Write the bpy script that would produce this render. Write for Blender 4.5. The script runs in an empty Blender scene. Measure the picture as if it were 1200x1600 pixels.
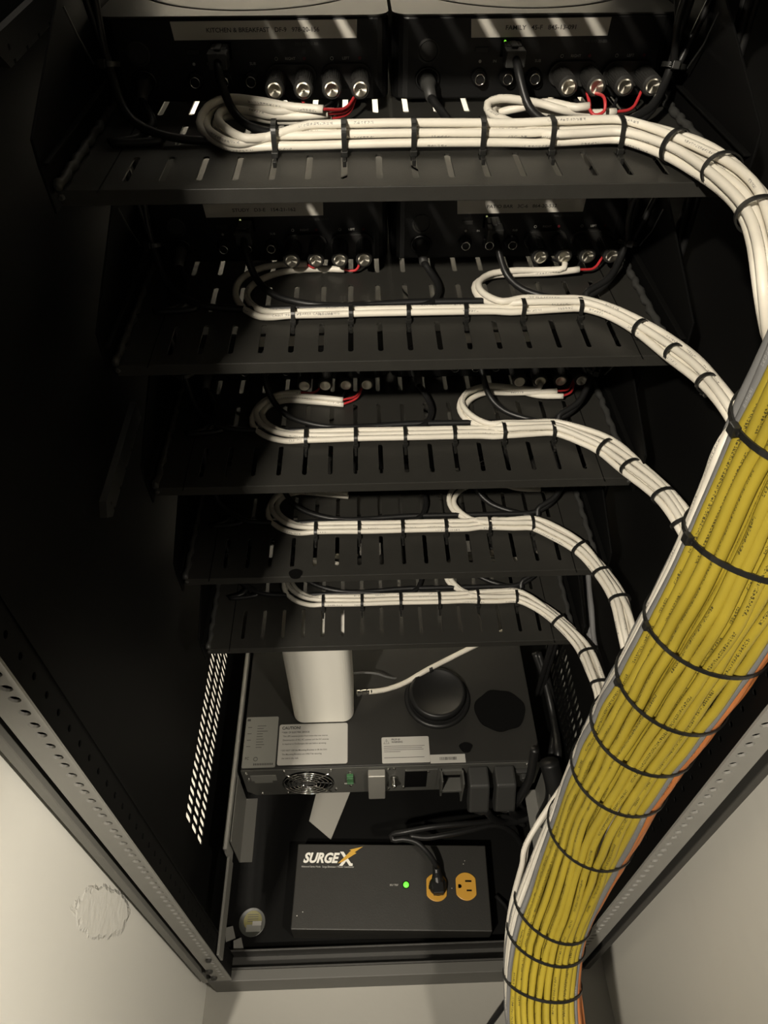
import bpy, math, random
from mathutils import Vector, Matrix
random.seed(7)
PI = math.pi
sc = bpy.context.scene
COL = sc.collection

# ------------------------------------------------------------------ camera
CAMP = Vector((-0.02432, -0.46497, 0.19217))
CR = Vector((0.999511, -0.031253, -0.000665))
CU = Vector((0.023161, 0.726092, 0.687207))
CF = Vector((0.020994, 0.686887, -0.726461))
FPX = 1122.44
cam = bpy.data.objects.new('camera', bpy.data.cameras.new('camera'))
COL.objects.link(cam)
cam.matrix_world = Matrix(((CR.x, CU.x, -CF.x, CAMP.x), (CR.y, CU.y, -CF.y, CAMP.y), (CR.z, CU.z, -CF.z, CAMP.z), (0, 0, 0, 1)))
cam.data.sensor_fit = 'VERTICAL'
cam.data.sensor_height = 24.0
cam.data.lens = FPX / 1600 * 24.0
cam.data.clip_start = 0.01
sc.camera = cam

# ------------------------------------------------------------------ world, lights, exposure
sc.view_settings.view_transform = 'Standard'
sc.view_settings.look = 'None'
sc.view_settings.gamma = 1
sc.view_settings.use_curve_mapping = False
sc.view_settings.exposure = 0.0
w = bpy.data.worlds.new('world'); sc.world = w; w.use_nodes = True
w.node_tree.nodes['Background'].inputs[0].default_value = (1.0, 0.9, 0.75, 1)
w.node_tree.nodes['Background'].inputs[1].default_value = 0.062
WARM = (1.0, 0.91, 0.765)

def lamp(name, kind, loc, target, energy, size=0.05, size_y=None, spread=None, color=WARM):
    l = bpy.data.lights.new(name, kind); l.energy = energy; l.color = color
    if kind == 'AREA':
        l.size = size
        if size_y: l.shape = 'RECTANGLE'; l.size_y = size_y
        if spread: l.spread = spread
    else:
        l.shadow_soft_size = size
    o = bpy.data.objects.new(name, l); COL.objects.link(o); o.location = loc
    o.rotation_euler = (Vector(target) - Vector(loc)).to_track_quat('-Z', 'Y').to_euler()
    return o
lamp('ceiling_downlight', 'SPOT', (-0.505, -1.0, 0.82), (-0.08, 0.08, -0.36), 114, size=0.028)
bpy.data.lights['ceiling_downlight'].spot_size = 0.98
bpy.data.lights['ceiling_downlight'].spot_blend = 0.55
lamp('left_wall_fill', 'SPOT', (0.27, -0.55, 0.12), (-0.274, -0.335, -0.68), 23, size=0.02)  # added fill spot to brighten the left wall, not a known lamp
bpy.data.lights['left_wall_fill'].spot_size = 1.05
bpy.data.lights['left_wall_fill'].spot_blend = 0.7
lamp('front_room_light', 'AREA', (0.0, 0.85, 0.9), (0.0, 1.3, 0.1), 16, size=0.6)
lamp('vent_fill_light', 'AREA', (-0.50, 0.10, 0.45), (-0.55, 0.1, -0.8), 45, size=0.15)  # added unseen lamp, makes the gap behind the side vents bright

# ------------------------------------------------------------------ helpers
def px(x, y, X=None, Y=None, Z=None, D=None):
    """a point of the place seen at photograph pixel x,y on a plane the thing stands on"""
    d = CR * ((x - 600) / FPX) - CU * ((y - 800) / FPX) + CF
    if X is not None: t = (X - CAMP.x) / d.x
    elif Y is not None: t = (Y - CAMP.y) / d.y
    elif Z is not None: t = (Z - CAMP.z) / d.z
    else: t = D
    return CAMP + d * t

def tag(o, label=None, cat=None, group=None, kind=None):
    if label: o['label'] = label
    if cat: o['category'] = cat
    if group: o['group'] = group
    if kind: o['kind'] = kind
    return o

def empty(name, loc=(0, 0, 0), rz=0, label=None, cat=None, group=None):
    o = bpy.data.objects.new(name, None); COL.objects.link(o)
    o.location = loc; o.rotation_euler = (0, 0, rz); o.empty_display_size = 0.02
    return tag(o, label, cat, group)

def copy_tree(o, parent=None):
    c = o.copy(); COL.objects.link(c); c.parent = parent
    for ch in list(o.children): copy_tree(ch, c)
    return c

class MB:
    def __init__(s): s.v = []; s.f = []; s.m = []; s.uv = []; s.hasuv = False
    def add(s, vs, fs, mi=0, uvs=None):
        b = len(s.v); s.v += [tuple(x) for x in vs]
        for k, f in enumerate(fs):
            s.f.append([b + i for i in f]); s.m.append(mi)
            if uvs: s.uv.append(uvs[k]); s.hasuv = True
            else: s.uv.append([(0, 0)] * len(f))
        return s
    def box(s, x0, x1, y0, y1, z0, z1, mi=0, M=None):
        vs = [Vector((x, y, z)) for z in (z0, z1) for y in (y0, y1) for x in (x0, x1)]
        if M: vs = [M @ v for v in vs]
        return s.add(vs, [(0, 2, 3, 1), (4, 5, 7, 6), (0, 1, 5, 4), (2, 6, 7, 3), (0, 4, 6, 2), (1, 3, 7, 5)], mi)
    def prism(s, outline, a0, a1, plane='XY', mi=0):
        """outline of 2D points extruded between a0 and a1 along the third axis"""
        def P(u, v, a):
            return {'XY': (u, v, a), 'YZ': (a, u, v), 'XZ': (u, a, v)}[plane]
        n = len(outline)
        vs = [P(u, v, a0) for u, v in outline] + [P(u, v, a1) for u, v in outline]
        fs = [tuple(range(n - 1, -1, -1)), tuple(range(n, 2 * n))] + [(i, (i + 1) % n, n + (i + 1) % n, n + i) for i in range(n)]
        return s.add(vs, fs, mi)
    def lathe(s, prof, c=(0, 0, 0), axis=(0, 0, 1), seg=24, mi=0, sx=1.0):
        """prof: (radius, height) pairs; closed at both ends"""
        a = Vector(axis).normalized(); q = Vector((0, 0, 1)).rotation_difference(a).to_matrix(); c = Vector(c)
        vs = []
        for r, h in prof:
            for k in range(seg):
                t = 2 * PI * k / seg
                vs.append(c + q @ Vector((r * sx * math.cos(t), r * math.sin(t), h)))
        fs = []
        for i in range(len(prof) - 1):
            for k in range(seg):
                k2 = (k + 1) % seg
                fs.append((i * seg + k, i * seg + k2, (i + 1) * seg + k2, (i + 1) * seg + k))
        fs.append(tuple(range(seg - 1, -1, -1))); e = (len(prof) - 1) * seg
        fs.append(tuple(range(e, e + seg)))
        return s.add(vs, fs, mi)
    def cyl(s, c, axis, r, h, seg=24, mi=0):
        return s.lathe([(r, 0), (r, h)], c, axis, seg, mi)
    def ring(s, c, axis, R, r, seg=24, rs=8, mi=0, sx=1.0):
        a = Vector(axis).normalized(); q = Vector((0, 0, 1)).rotation_difference(a).to_matrix(); c = Vector(c)
        pts = [c + q @ Vector((R * sx * math.cos(2 * PI * k / seg), R * math.sin(2 * PI * k / seg), 0)) for k in range(seg)]
        return s.tube(pts, r, rs, closed=True, mi=mi)
    def tube(s, pts, r, seg=10, closed=False, mi=0, rr=None):
        fr = frames(pts, closed); n = len(pts)
        vs = []; L = [0.0]
        for i in range(1, n): L.append(L[-1] + (pts[i] - pts[i - 1]).length)
        for i, (P, T, A, B) in enumerate(fr):
            R = rr[i] if rr else r
            for k in range(seg):
                t = 2 * PI * k / seg
                vs.append(P + A * (R * math.cos(t)) + B * (R * math.sin(t)))
        fs = []; uvs = []
        m = n if closed else n - 1
        for i in range(m):
            j = (i + 1) % n; l1 = L[j] if j else L[-1] + (pts[0] - pts[-1]).length
            for k in range(seg):
                k2 = (k + 1) % seg
                fs.append((i * seg + k, i * seg + k2, j * seg + k2, j * seg + k))
                uvs.append([(k / seg, L[i]), ((k + 1) / seg, L[i]), ((k + 1) / seg, l1), (k / seg, l1)])
        if not closed:
            fs.append(tuple(range(seg - 1, -1, -1))); uvs.append([(0.5, 0)] * seg)
            fs.append(tuple(range((n - 1) * seg, n * seg))); uvs.append([(0.5, 0)] * seg)
        return s.add(vs, fs, mi, uvs)
    def mesh(s, me, M, mi=0):
        """merge a bpy mesh"""
        return s.add([M @ v.co for v in me.vertices], [tuple(p.vertices) for p in me.polygons], mi)
    def build(s, name, mats, parent=None, smooth=False, bevel=0, loc=None):
        me = bpy.data.meshes.new(name); me.from_pydata(s.v, [], s.f)
        if not isinstance(mats, (list, tuple)): mats = [mats]
        for m in mats: me.materials.append(m)
        for p, mi in zip(me.polygons, s.m): p.material_index = mi; p.use_smooth = smooth
        if s.hasuv:
            uvl = me.uv_layers.new(name='UVMap'); k = 0; dat = uvl.data
            for u in s.uv:
                for c in u: dat[k].uv = c; k += 1
        me.update()
        o = bpy.data.objects.new(name, me); COL.objects.link(o)
        if parent: o.parent = parent
        if loc is not None: o.location = loc
        if bevel:
            b = o.modifiers.new('bevel', 'BEVEL'); b.width = bevel; b.segments = 2; b.limit_method = 'ANGLE'; b.angle_limit = 0.6
        return o

def frames(pts, closed=False, A0=None):
    n = len(pts); Ts = []
    for i in range(n):
        if closed: d = pts[(i + 1) % n] - pts[i - 1]
        else: d = pts[min(i + 1, n - 1)] - pts[max(i - 1, 0)]
        Ts.append(d.normalized() if d.length > 1e-9 else Vector((0, 0, 1)))
    if A0 is None:
        A = Ts[0].cross(Vector((0, 0, 1)))
        if A.length < 0.1: A = Ts[0].cross(Vector((0, 1, 0)))
    else: A = Vector(A0)
    out = []
    for i in range(n):
        A = (A - Ts[i] * A.dot(Ts[i]))
        if A.length < 1e-6: A = Ts[i].orthogonal()
        A.normalize(); out.append((pts[i], Ts[i], A.copy(), Ts[i].cross(A)))
    return out

def smooth_path(pts, step=0.004):
    P = [Vector(p) for p in pts]
    Q = [P[0] * 2 - P[1]] + P + [P[-1] * 2 - P[-2]]
    out = []
    for i in range(1, len(Q) - 2):
        p0, p1, p2, p3 = Q[i - 1:i + 3]
        def kn(a, b): return max((b - a).length, 1e-5) ** 0.5
        t0 = 0; t1 = t0 + kn(p0, p1); t2 = t1 + kn(p1, p2); t3 = t2 + kn(p2, p3)
        n = max(1, int((p2 - p1).length / step))
        for k in range(n):
            t = t1 + (t2 - t1) * k / n
            a1 = p0 * ((t1 - t) / (t1 - t0)) + p1 * ((t - t0) / (t1 - t0))
            a2 = p1 * ((t2 - t) / (t2 - t1)) + p2 * ((t - t1) / (t2 - t1))
            a3 = p2 * ((t3 - t) / (t3 - t2)) + p3 * ((t - t2) / (t3 - t2))
            b1 = a1 * ((t2 - t) / (t2 - t0)) + a2 * ((t - t0) / (t2 - t0))
            b2 = a2 * ((t3 - t) / (t3 - t1)) + a3 * ((t - t1) / (t3 - t1))
            out.append(b1 * ((t2 - t) / (t2 - t1)) + b2 * ((t - t1) / (t2 - t1)))
    out.append(P[-1])
    return out

def curve_mesh(cu):
    o = bpy.data.objects.new('tmp', cu); COL.objects.link(o)
    dg = bpy.context.evaluated_depsgraph_get()
    me = bpy.data.meshes.new_from_object(o.evaluated_get(dg))
    bpy.data.objects.remove(o); bpy.data.curves.remove(cu)
    return me

def plate(mb, outline, holes, t, M, mi=0):
    """flat plate with real holes: outline and holes in metres, extruded by t, placed by M"""
    S = 100.0
    cu = bpy.data.curves.new('plate', 'CURVE'); cu.dimensions = '2D'; cu.fill_mode = 'BOTH'; cu.extrude = t * S / 2
    for pts in [outline] + list(holes):
        sp = cu.splines.new('POLY'); sp.points.add(len(pts) - 1); sp.use_cyclic_u = True
        for q, (a, b) in zip(sp.points, pts): q.co = (a * S, b * S, 0, 1)
    me = curve_mesh(cu)
    mb.mesh(me, M @ Matrix.Scale(1 / S, 4), mi); bpy.data.meshes.remove(me)

def perforated(mb, u0, u1, v0, v1, holes, t, M, n=12):
    """strip with one column of round holes (u, v, r), built cell by cell"""
    holes = sorted(holes, key=lambda h: h[1]); cuts = [v0] + [(a[1] + b[1]) / 2 for a, b in zip(holes, holes[1:])] + [v1]
    for (cu_, cv_, r), a, b in zip(holes, cuts, cuts[1:]):
        corners = [(u1, b), (u0, b), (u0, a), (u1, a)]
        def hit(ang):
            c, s_ = math.cos(ang), math.sin(ang); ks = []
            if abs(c) > 1e-9: ks.append(((u1 if c > 0 else u0) - cu_) / c)
            if abs(s_) > 1e-9: ks.append(((b if s_ > 0 else a) - cv_) / s_)
            k = min(ks); return (cu_ + c * k, cv_ + s_ * k)
        cang = [math.atan2(q[1] - cv_, q[0] - cu_) % (2 * PI) for q in corners]
        for k in range(n):
            t0, t1 = 2 * PI * k / n, 2 * PI * (k + 1) / n
            poly = [(cu_ + r * math.cos(t0), cv_ + r * math.sin(t0)), hit(t0)]
            for ca, q in zip(cang, corners):
                if t0 + 1e-6 < ca < t1 - 1e-6: poly.append(q)
            poly += [hit(t1), (cu_ + r * math.cos(t1), cv_ + r * math.sin(t1))]
            m = len(poly)
            mb.add([M @ Vector((p[0], p[1], 0)) for p in poly], [tuple(range(m))])
            mb.add([M @ Vector((p[0], p[1], -t)) for p in poly], [tuple(range(m - 1, -1, -1))])
            p, q = poly[0], poly[-1]
            mb.add([M @ Vector((p[0], p[1], 0)), M @ Vector((q[0], q[1], 0)), M @ Vector((q[0], q[1], -t)), M @ Vector((p[0], p[1], -t))], [(0, 1, 2, 3)])
    for (a, b) in (((u0, v0), (u0, v1)), ((u1, v0), (u1, v1)), ((u0, v0), (u1, v0)), ((u0, v1), (u1, v1))):
        mb.add([M @ Vector((a[0], a[1], 0)), M @ Vector((b[0], b[1], 0)), M @ Vector((b[0], b[1], -t)), M @ Vector((a[0], a[1], -t))], [(0, 1, 2, 3)])

def text(mb, string, size, M, mi=0, align='CENTER', shear=0.0, bold=0.0, sx=1.0, space=1.0):
    cu = bpy.data.curves.new('txt', 'FONT'); cu.body = string; cu.size = 10; cu.align_x = align
    cu.align_y = 'CENTER'; cu.shear = shear; cu.offset = bold; cu.extrude = 0.0; cu.resolution_u = 3; cu.space_character = space
    me = curve_mesh(cu)
    k = size / 10 / 0.7      # size is the capital height
    mb.mesh(me, M @ Matrix.Diagonal((k * sx, k, k, 1)), mi); bpy.data.meshes.remove(me)

def basis(o, ex, ey):
    ex = Vector(ex).normalized(); ey = Vector(ey).normalized(); ez = ex.cross(ey)
    return Matrix(((ex.x, ey.x, ez.x, o[0]), (ex.y, ey.y, ez.y, o[1]), (ex.z, ey.z, ez.z, o[2]), (0, 0, 0, 1)))
def on_back(x, y, z):       # text plane facing the viewer (-Y)
    return basis((x, y, z), (1, 0, 0), (0, 0, 1))
def on_top(x, y, z, rz=0):  # text plane facing up, read from -Y
    return basis((x, y, z), (math.cos(rz), math.sin(rz), 0), (-math.sin(rz), math.cos(rz), 0))

def stadium(cx, cy, w, h, n=5):
    """slot: width w in x, length h in y, round ends"""
    r = w / 2; out = []
    for k in range(n + 1):
        t = PI * k / n; out.append((cx + r * math.cos(t), cy + h / 2 - r + r * math.sin(t)))
    for k in range(n + 1):
        t = PI + PI * k / n; out.append((cx + r * math.cos(t), cy - h / 2 + r + r * math.sin(t)))
    return out
def circ(cx, cy, r, n=12): return [(cx + r * math.cos(2 * PI * k / n), cy + r * math.sin(2 * PI * k / n)) for k in range(n)]
def rrect(x0, x1, y0, y1, r, n=4):
    out = []
    for cx, cy, a in ((x1 - r, y1 - r, 0), (x0 + r, y1 - r, PI / 2), (x0 + r, y0 + r, PI), (x1 - r, y0 + r, 1.5 * PI)):
        for k in range(n + 1):
            t = a + PI / 2 * k / n; out.append((cx + r * math.cos(t), cy + r * math.sin(t)))
    return out

# ------------------------------------------------------------------ materials
MATS = {}
def mat(name, col, rough=0.5, metal=0.0, bump=0.0, bscale=300, var=0.0, spec=0.5, emit=None, coat=0.0):
    m = bpy.data.materials.new(name); m.use_nodes = True; nt = m.node_tree; b = nt.nodes['Principled BSDF']
    b.inputs['Base Color'].default_value = (*col, 1); b.inputs['Roughness'].default_value = rough
    b.inputs['Metallic'].default_value = metal; b.inputs['Specular IOR Level'].default_value = spec
    b.inputs['Coat Weight'].default_value = coat
    tc = nt.nodes.new('ShaderNodeTexCoord')
    if var:
        n = nt.nodes.new('ShaderNodeTexNoise'); n.inputs['Scale'].default_value = bscale * 0.07; n.inputs['Detail'].default_value = 6
        r = nt.nodes.new('ShaderNodeMix'); r.data_type = 'RGBA'
        r.inputs[6].default_value = (*[c * (1 - var) for c in col], 1); r.inputs[7].default_value = (*[min(1, c * (1 + var)) for c in col], 1)
        nt.links.new(tc.outputs['Object'], n.inputs['Vector']); nt.links.new(n.outputs['Fac'], r.inputs[0]); nt.links.new(r.outputs[2], b.inputs['Base Color'])
    if bump:
        n2 = nt.nodes.new('ShaderNodeTexNoise'); n2.inputs['Scale'].default_value = bscale; n2.inputs['Detail'].default_value = 4
        bp = nt.nodes.new('ShaderNodeBump'); bp.inputs['Strength'].default_value = bump; bp.inputs['Distance'].default_value = 0.0006
        nt.links.new(tc.outputs['Object'], n2.inputs['Vector']); nt.links.new(n2.outputs['Fac'], bp.inputs['Height']); nt.links.new(bp.outputs['Normal'], b.inputs['Normal'])
    if emit:
        b.inputs['Emission Color'].default_value = (*emit[:3], 1); b.inputs['Emission Strength'].default_value = emit[3]
    MATS[name] = m; return m

def cable_mat(name, col, ink, rough=0.45, density=0.5):
    """sheath with a line of small printed marks running along it (UV: u around, v metres along)"""
    m = mat(name, col, rough); nt = m.node_tree; b = nt.nodes['Principled BSDF']; N = nt.nodes.new; Lk = nt.links.new
    def math_(op, a, bb=None, c=None):
        n = N('ShaderNodeMath'); n.operation = op
        for i, x in enumerate((a, bb, c)):
            if x is None: continue
            if isinstance(x, (int, float)): n.inputs[i].default_value = x
            else: Lk(x, n.inputs[i])
        return n.outputs[0]
    uv = N('ShaderNodeUVMap'); sp = N('ShaderNodeSeparateXYZ'); Lk(uv.outputs[0], sp.inputs[0])
    oi = N('ShaderNodeObjectInfo')
    u = math_('FRACT', math_('MULTIPLY', math_('ADD', sp.outputs[0], oi.outputs['Random']), 2.0)); v = math_('ADD', sp.outputs[1], math_('MULTIPLY', oi.outputs['Random'], 3.7))
    band = math_('MULTIPLY', math_('GREATER_THAN', u, 0.41), math_('LESS_THAN', u, 0.59))
    cu_ = math_('FLOOR', math_('MULTIPLY', v, 1500.0)); cv_ = math_('FLOOR', math_('MULTIPLY', u, 22.0))
    cmb = N('ShaderNodeCombineXYZ'); Lk(cu_, cmb.inputs[0]); Lk(cv_, cmb.inputs[1])
    wn = N('ShaderNodeTexWhiteNoise'); wn.noise_dimensions = '2D'; Lk(cmb.outputs[0], wn.inputs[0])
    dots = math_('GREATER_THAN', wn.outputs[0], 0.45)
    gap = math_('GREATER_THAN', math_('FRACT', math_('MULTIPLY', v, 430.0)), 0.25)
    word = N('ShaderNodeTexWhiteNoise'); word.noise_dimensions = '1D'; Lk(math_('FLOOR', math_('MULTIPLY', v, 75.0)), word.inputs['W'])
    wd = math_('GREATER_THAN', word.outputs[0], 1 - density)
    mask = math_('MULTIPLY', math_('MULTIPLY', band, dots), math_('MULTIPLY', gap, wd))
    mask = math_('MULTIPLY', mask, 0.9)
    nz = N('ShaderNodeTexNoise'); nz.inputs['Scale'].default_value = 40; tc = N('ShaderNodeTexCoord'); Lk(tc.outputs['Object'], nz.inputs['Vector'])
    base = N('ShaderNodeMix'); base.data_type = 'RGBA'; base.inputs[6].default_value = (*[c * 0.86 for c in col], 1); base.inputs[7].default_value = (*[min(1, c * 1.1) for c in col], 1)
    Lk(nz.outputs['Fac'], base.inputs[0])
    mx = N('ShaderNodeMix'); mx.data_type = 'RGBA'; mx.inputs[7].default_value = (*ink, 1)
    Lk(mask, mx.inputs[0]); Lk(base.outputs[2], mx.inputs[6]); Lk(mx.outputs[2], b.inputs['Base Color'])
    return m

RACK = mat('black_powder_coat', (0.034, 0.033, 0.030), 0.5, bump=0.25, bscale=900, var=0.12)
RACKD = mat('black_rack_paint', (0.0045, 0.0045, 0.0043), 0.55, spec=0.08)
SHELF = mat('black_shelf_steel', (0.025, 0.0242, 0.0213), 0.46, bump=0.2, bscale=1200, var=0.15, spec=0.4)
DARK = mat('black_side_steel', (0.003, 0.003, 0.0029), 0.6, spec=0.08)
RAIL = mat('grey_rail_steel', (0.27, 0.265, 0.245), 0.5, var=0.1, bscale=400)
RAILE = mat('grey_frame_steel', (0.17, 0.167, 0.152), 0.5)
AMPB = mat('amplifier_black', (0.004, 0.004, 0.004), 0.4)
AMPT = mat('amplifier_top', (0.032, 0.031, 0.028), 0.42)
AMPD = mat('amplifier_dish', (0.075, 0.072, 0.064), 0.45)
POST = mat('post_black', (0.035, 0.034, 0.032), 0.5, metal=0.3)
SILV = mat('brushed_nickel', (0.62, 0.58, 0.50), 0.28, metal=1.0)
# conical brushing on the post caps
def anis(m):
    b = m.node_tree.nodes['Principled BSDF']; b.inputs['Anisotropic'].default_value = 0.9
    t = m.node_tree.nodes.new('ShaderNodeTangent'); t.direction_type = 'RADIAL'; t.axis = 'Y'
    m.node_tree.links.new(t.outputs[0], b.inputs['Tangent'])
CAPM = mat('spun_metal_cap', (0.72, 0.68, 0.58), 0.35, metal=1.0); anis(CAPM)
CHROME = mat('chrome', (0.75, 0.74, 0.70), 0.15, metal=1.0)
TAPE = mat('label_tape', (0.72, 0.69, 0.62), 0.5)
INK = mat('label_ink', (0.05, 0.048, 0.045), 0.6)
PRINT = mat('white_print', (0.55, 0.54, 0.50), 0.6)
DIMP = mat('grey_print', (0.055, 0.055, 0.052), 0.6)
REDP = mat('red_print', (0.16, 0.015, 0.02), 0.6)
WIRER = mat('red_wire', (0.50, 0.035, 0.04), 0.4)
WIREK = mat('black_wire', (0.012, 0.012, 0.013), 0.35)
WHITE = cable_mat('white_cable_sheath', (0.74, 0.70, 0.61), (0.25, 0.24, 0.22), density=0.35)
YELL = cable_mat('yellow_cable_sheath', (0.385, 0.298, 0.032), (0.03, 0.027, 0.012), density=0.8)
GREY = cable_mat('grey_cable_sheath', (0.19, 0.19, 0.19), (0.32, 0.32, 0.32), density=0.15)
ORNG = cable_mat('orange_cable_sheath', (0.48, 0.165, 0.05), (0.08, 0.04, 0.03), density=0.4)
BLK = mat('black_rubber', (0.010, 0.010, 0.010), 0.42, spec=0.4)
BLKP = mat('dark_grey_plastic', (0.035, 0.035, 0.033), 0.5)
TIE = mat('black_nylon', (0.012, 0.012, 0.011), 0.35)
ROUT = mat('white_plastic', (0.80, 0.78, 0.71), 0.45)
UPSB = mat('ups_black', (0.020, 0.0194, 0.0174), 0.5, var=0.15, bscale=120, spec=0.35)
UPSR = mat('ups_rear_metal', (0.115, 0.115, 0.105), 0.42, metal=0.35)
STICK = mat('pale_sticker', (0.42, 0.41, 0.38), 0.5)
STICKG = mat('grey_sticker', (0.22, 0.22, 0.20), 0.45)
LITPATCH = mat('painted_light_patch', (0.30, 0.29, 0.26), 0.6)  # pale tone standing in for light on the base pan
SURG = mat('conditioner_case', (0.023, 0.0222, 0.0195), 0.5, bump=0.25, bscale=700, var=0.12)
OUTL = mat('yellow_outlet', (0.62, 0.33, 0.045), 0.4)
OUTD = mat('slot_black', (0.003, 0.003, 0.003), 0.8, spec=0.08)
GOLD = mat('gold_print', (0.62, 0.36, 0.05), 0.5)
LEDG = mat('green_led', (0.1, 0.8, 0.1), 0.4, emit=(0.16, 1.0, 0.03, 1.1))
LEDS = mat('green_led_small', (0.1, 0.8, 0.1), 0.4, emit=(0.25, 0.9, 0.05, 1.0))
SILL = mat('dark_sill_steel', (0.085, 0.083, 0.075), 0.5)
LEDW = mat('pale_led_small', (0.5, 0.5, 0.4), 0.4, emit=(0.7, 0.75, 0.3, 0.35))
LOGO = mat('logo_white', (0.82, 0.80, 0.74), 0.5)
GRN = mat('green_connector', (0.045, 0.14, 0.055), 0.4)

def wall_mat(name, col, patch=None):
    m = mat(name, col, 0.75); nt = m.node_tree; b = nt.nodes['Principled BSDF']; N = nt.nodes.new; Lk = nt.links.new
    geo = N('ShaderNodeNewGeometry'); mp = N('ShaderNodeMapping'); mp.inputs['Scale'].default_value = (60, 18, 60)
    Lk(geo.outputs['Position'], mp.inputs['Vector'])
    n = N('ShaderNodeTexNoise'); n.inputs['Scale'].default_value = 1.0; n.inputs['Detail'].default_value = 6; Lk(mp.outputs[0], n.inputs['Vector'])
    bp = N('ShaderNodeBump'); bp.inputs['Strength'].default_value = 0.35; bp.inputs['Distance'].default_value = 0.0012; Lk(n.outputs['Fac'], bp.inputs['Height'])
    last = bp
    if patch:
        n3 = N('ShaderNodeTexNoise'); n3.inputs['Scale'].default_value = 90; n3.inputs['Detail'].default_value = 5; Lk(geo.outputs['Position'], n3.inputs['Vector'])
        sub = N('ShaderNodeVectorMath'); sub.operation = 'SUBTRACT'; sub.inputs[1].default_value = patch[0]; Lk(geo.outputs['Position'], sub.inputs[0])
        d1 = N('ShaderNodeVectorMath'); d1.operation = 'DOT_PRODUCT'; d1.inputs[1].default_value = patch[1]; Lk(sub.outputs[0], d1.inputs[0])
        d2 = N('ShaderNodeVectorMath'); d2.operation = 'DOT_PRODUCT'; d2.inputs[1].default_value = patch[2]; Lk(sub.outputs[0], d2.inputs[0])
        cb = N('ShaderNodeCombineXYZ'); Lk(d1.outputs['Value'], cb.inputs[0]); Lk(d2.outputs['Value'], cb.inputs[1])
        ln = N('ShaderNodeVectorMath'); ln.operation = 'LENGTH'; Lk(cb.outputs[0], ln.inputs[0])
        mr = N('ShaderNodeMath'); mr.operation = 'MULTIPLY_ADD'; mr.inputs[1].default_value = 0.7; Lk(n3.outputs['Fac'], mr.inputs[0]); Lk(ln.outputs['Value'], mr.inputs[2])
        rp = N('ShaderNodeMapRange'); rp.inputs['From Min'].default_value = 1.25; rp.inputs['From Max'].default_value = 1.40; rp.inputs['To Min'].default_value = 1; rp.inputs['To Max'].default_value = 0
        Lk(mr.outputs[0], rp.inputs['Value'])
        ad = N('ShaderNodeMath'); ad.operation = 'MULTIPLY'; Lk(rp.outputs[0], ad.inputs[0]); 
        ad2 = N('ShaderNodeMath'); ad2.operation = 'ADD'; ad2.inputs[1].default_value = 1.0; Lk(n3.outputs['Fac'], ad2.inputs[0]); Lk(ad2.outputs[0], ad.inputs[1])
        b2 = N('ShaderNodeBump'); b2.inputs['Strength'].default_value = 1.0; b2.inputs['Distance'].default_value = 0.0016
        Lk(ad.outputs[0], b2.inputs['Height']); Lk(bp.outputs['Normal'], b2.inputs['Normal']); last = b2
    Lk(last.outputs['Normal'], b.inputs['Normal'])
    return m
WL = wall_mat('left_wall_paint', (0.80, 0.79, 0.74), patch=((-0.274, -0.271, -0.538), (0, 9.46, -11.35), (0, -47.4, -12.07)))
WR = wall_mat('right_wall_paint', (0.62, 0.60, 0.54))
FLO = mat('grey_floor', (0.30, 0.29, 0.26), 0.6, bump=0.3, bscale=120, var=0.06)

# ------------------------------------------------------------------ the setting
FZ = -1.03
def struct(name, mb, m):
    return tag(mb.build(name, m), kind='structure')
struct('floor', MB().box(-0.9, 0.9, -1.2, 1.35, FZ - 0.05, FZ), FLO)
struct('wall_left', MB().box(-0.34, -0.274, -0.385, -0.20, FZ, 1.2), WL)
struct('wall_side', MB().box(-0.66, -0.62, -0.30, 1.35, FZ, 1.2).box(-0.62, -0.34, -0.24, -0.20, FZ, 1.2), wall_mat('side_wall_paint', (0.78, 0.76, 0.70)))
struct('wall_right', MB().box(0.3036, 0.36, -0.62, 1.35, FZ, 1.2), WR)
struct('wall_front', MB().box(-0.62, 0.3036, 1.30, 1.35, FZ, 1.2), wall_mat('front_wall_paint', (0.78, 0.76, 0.70)))

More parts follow.
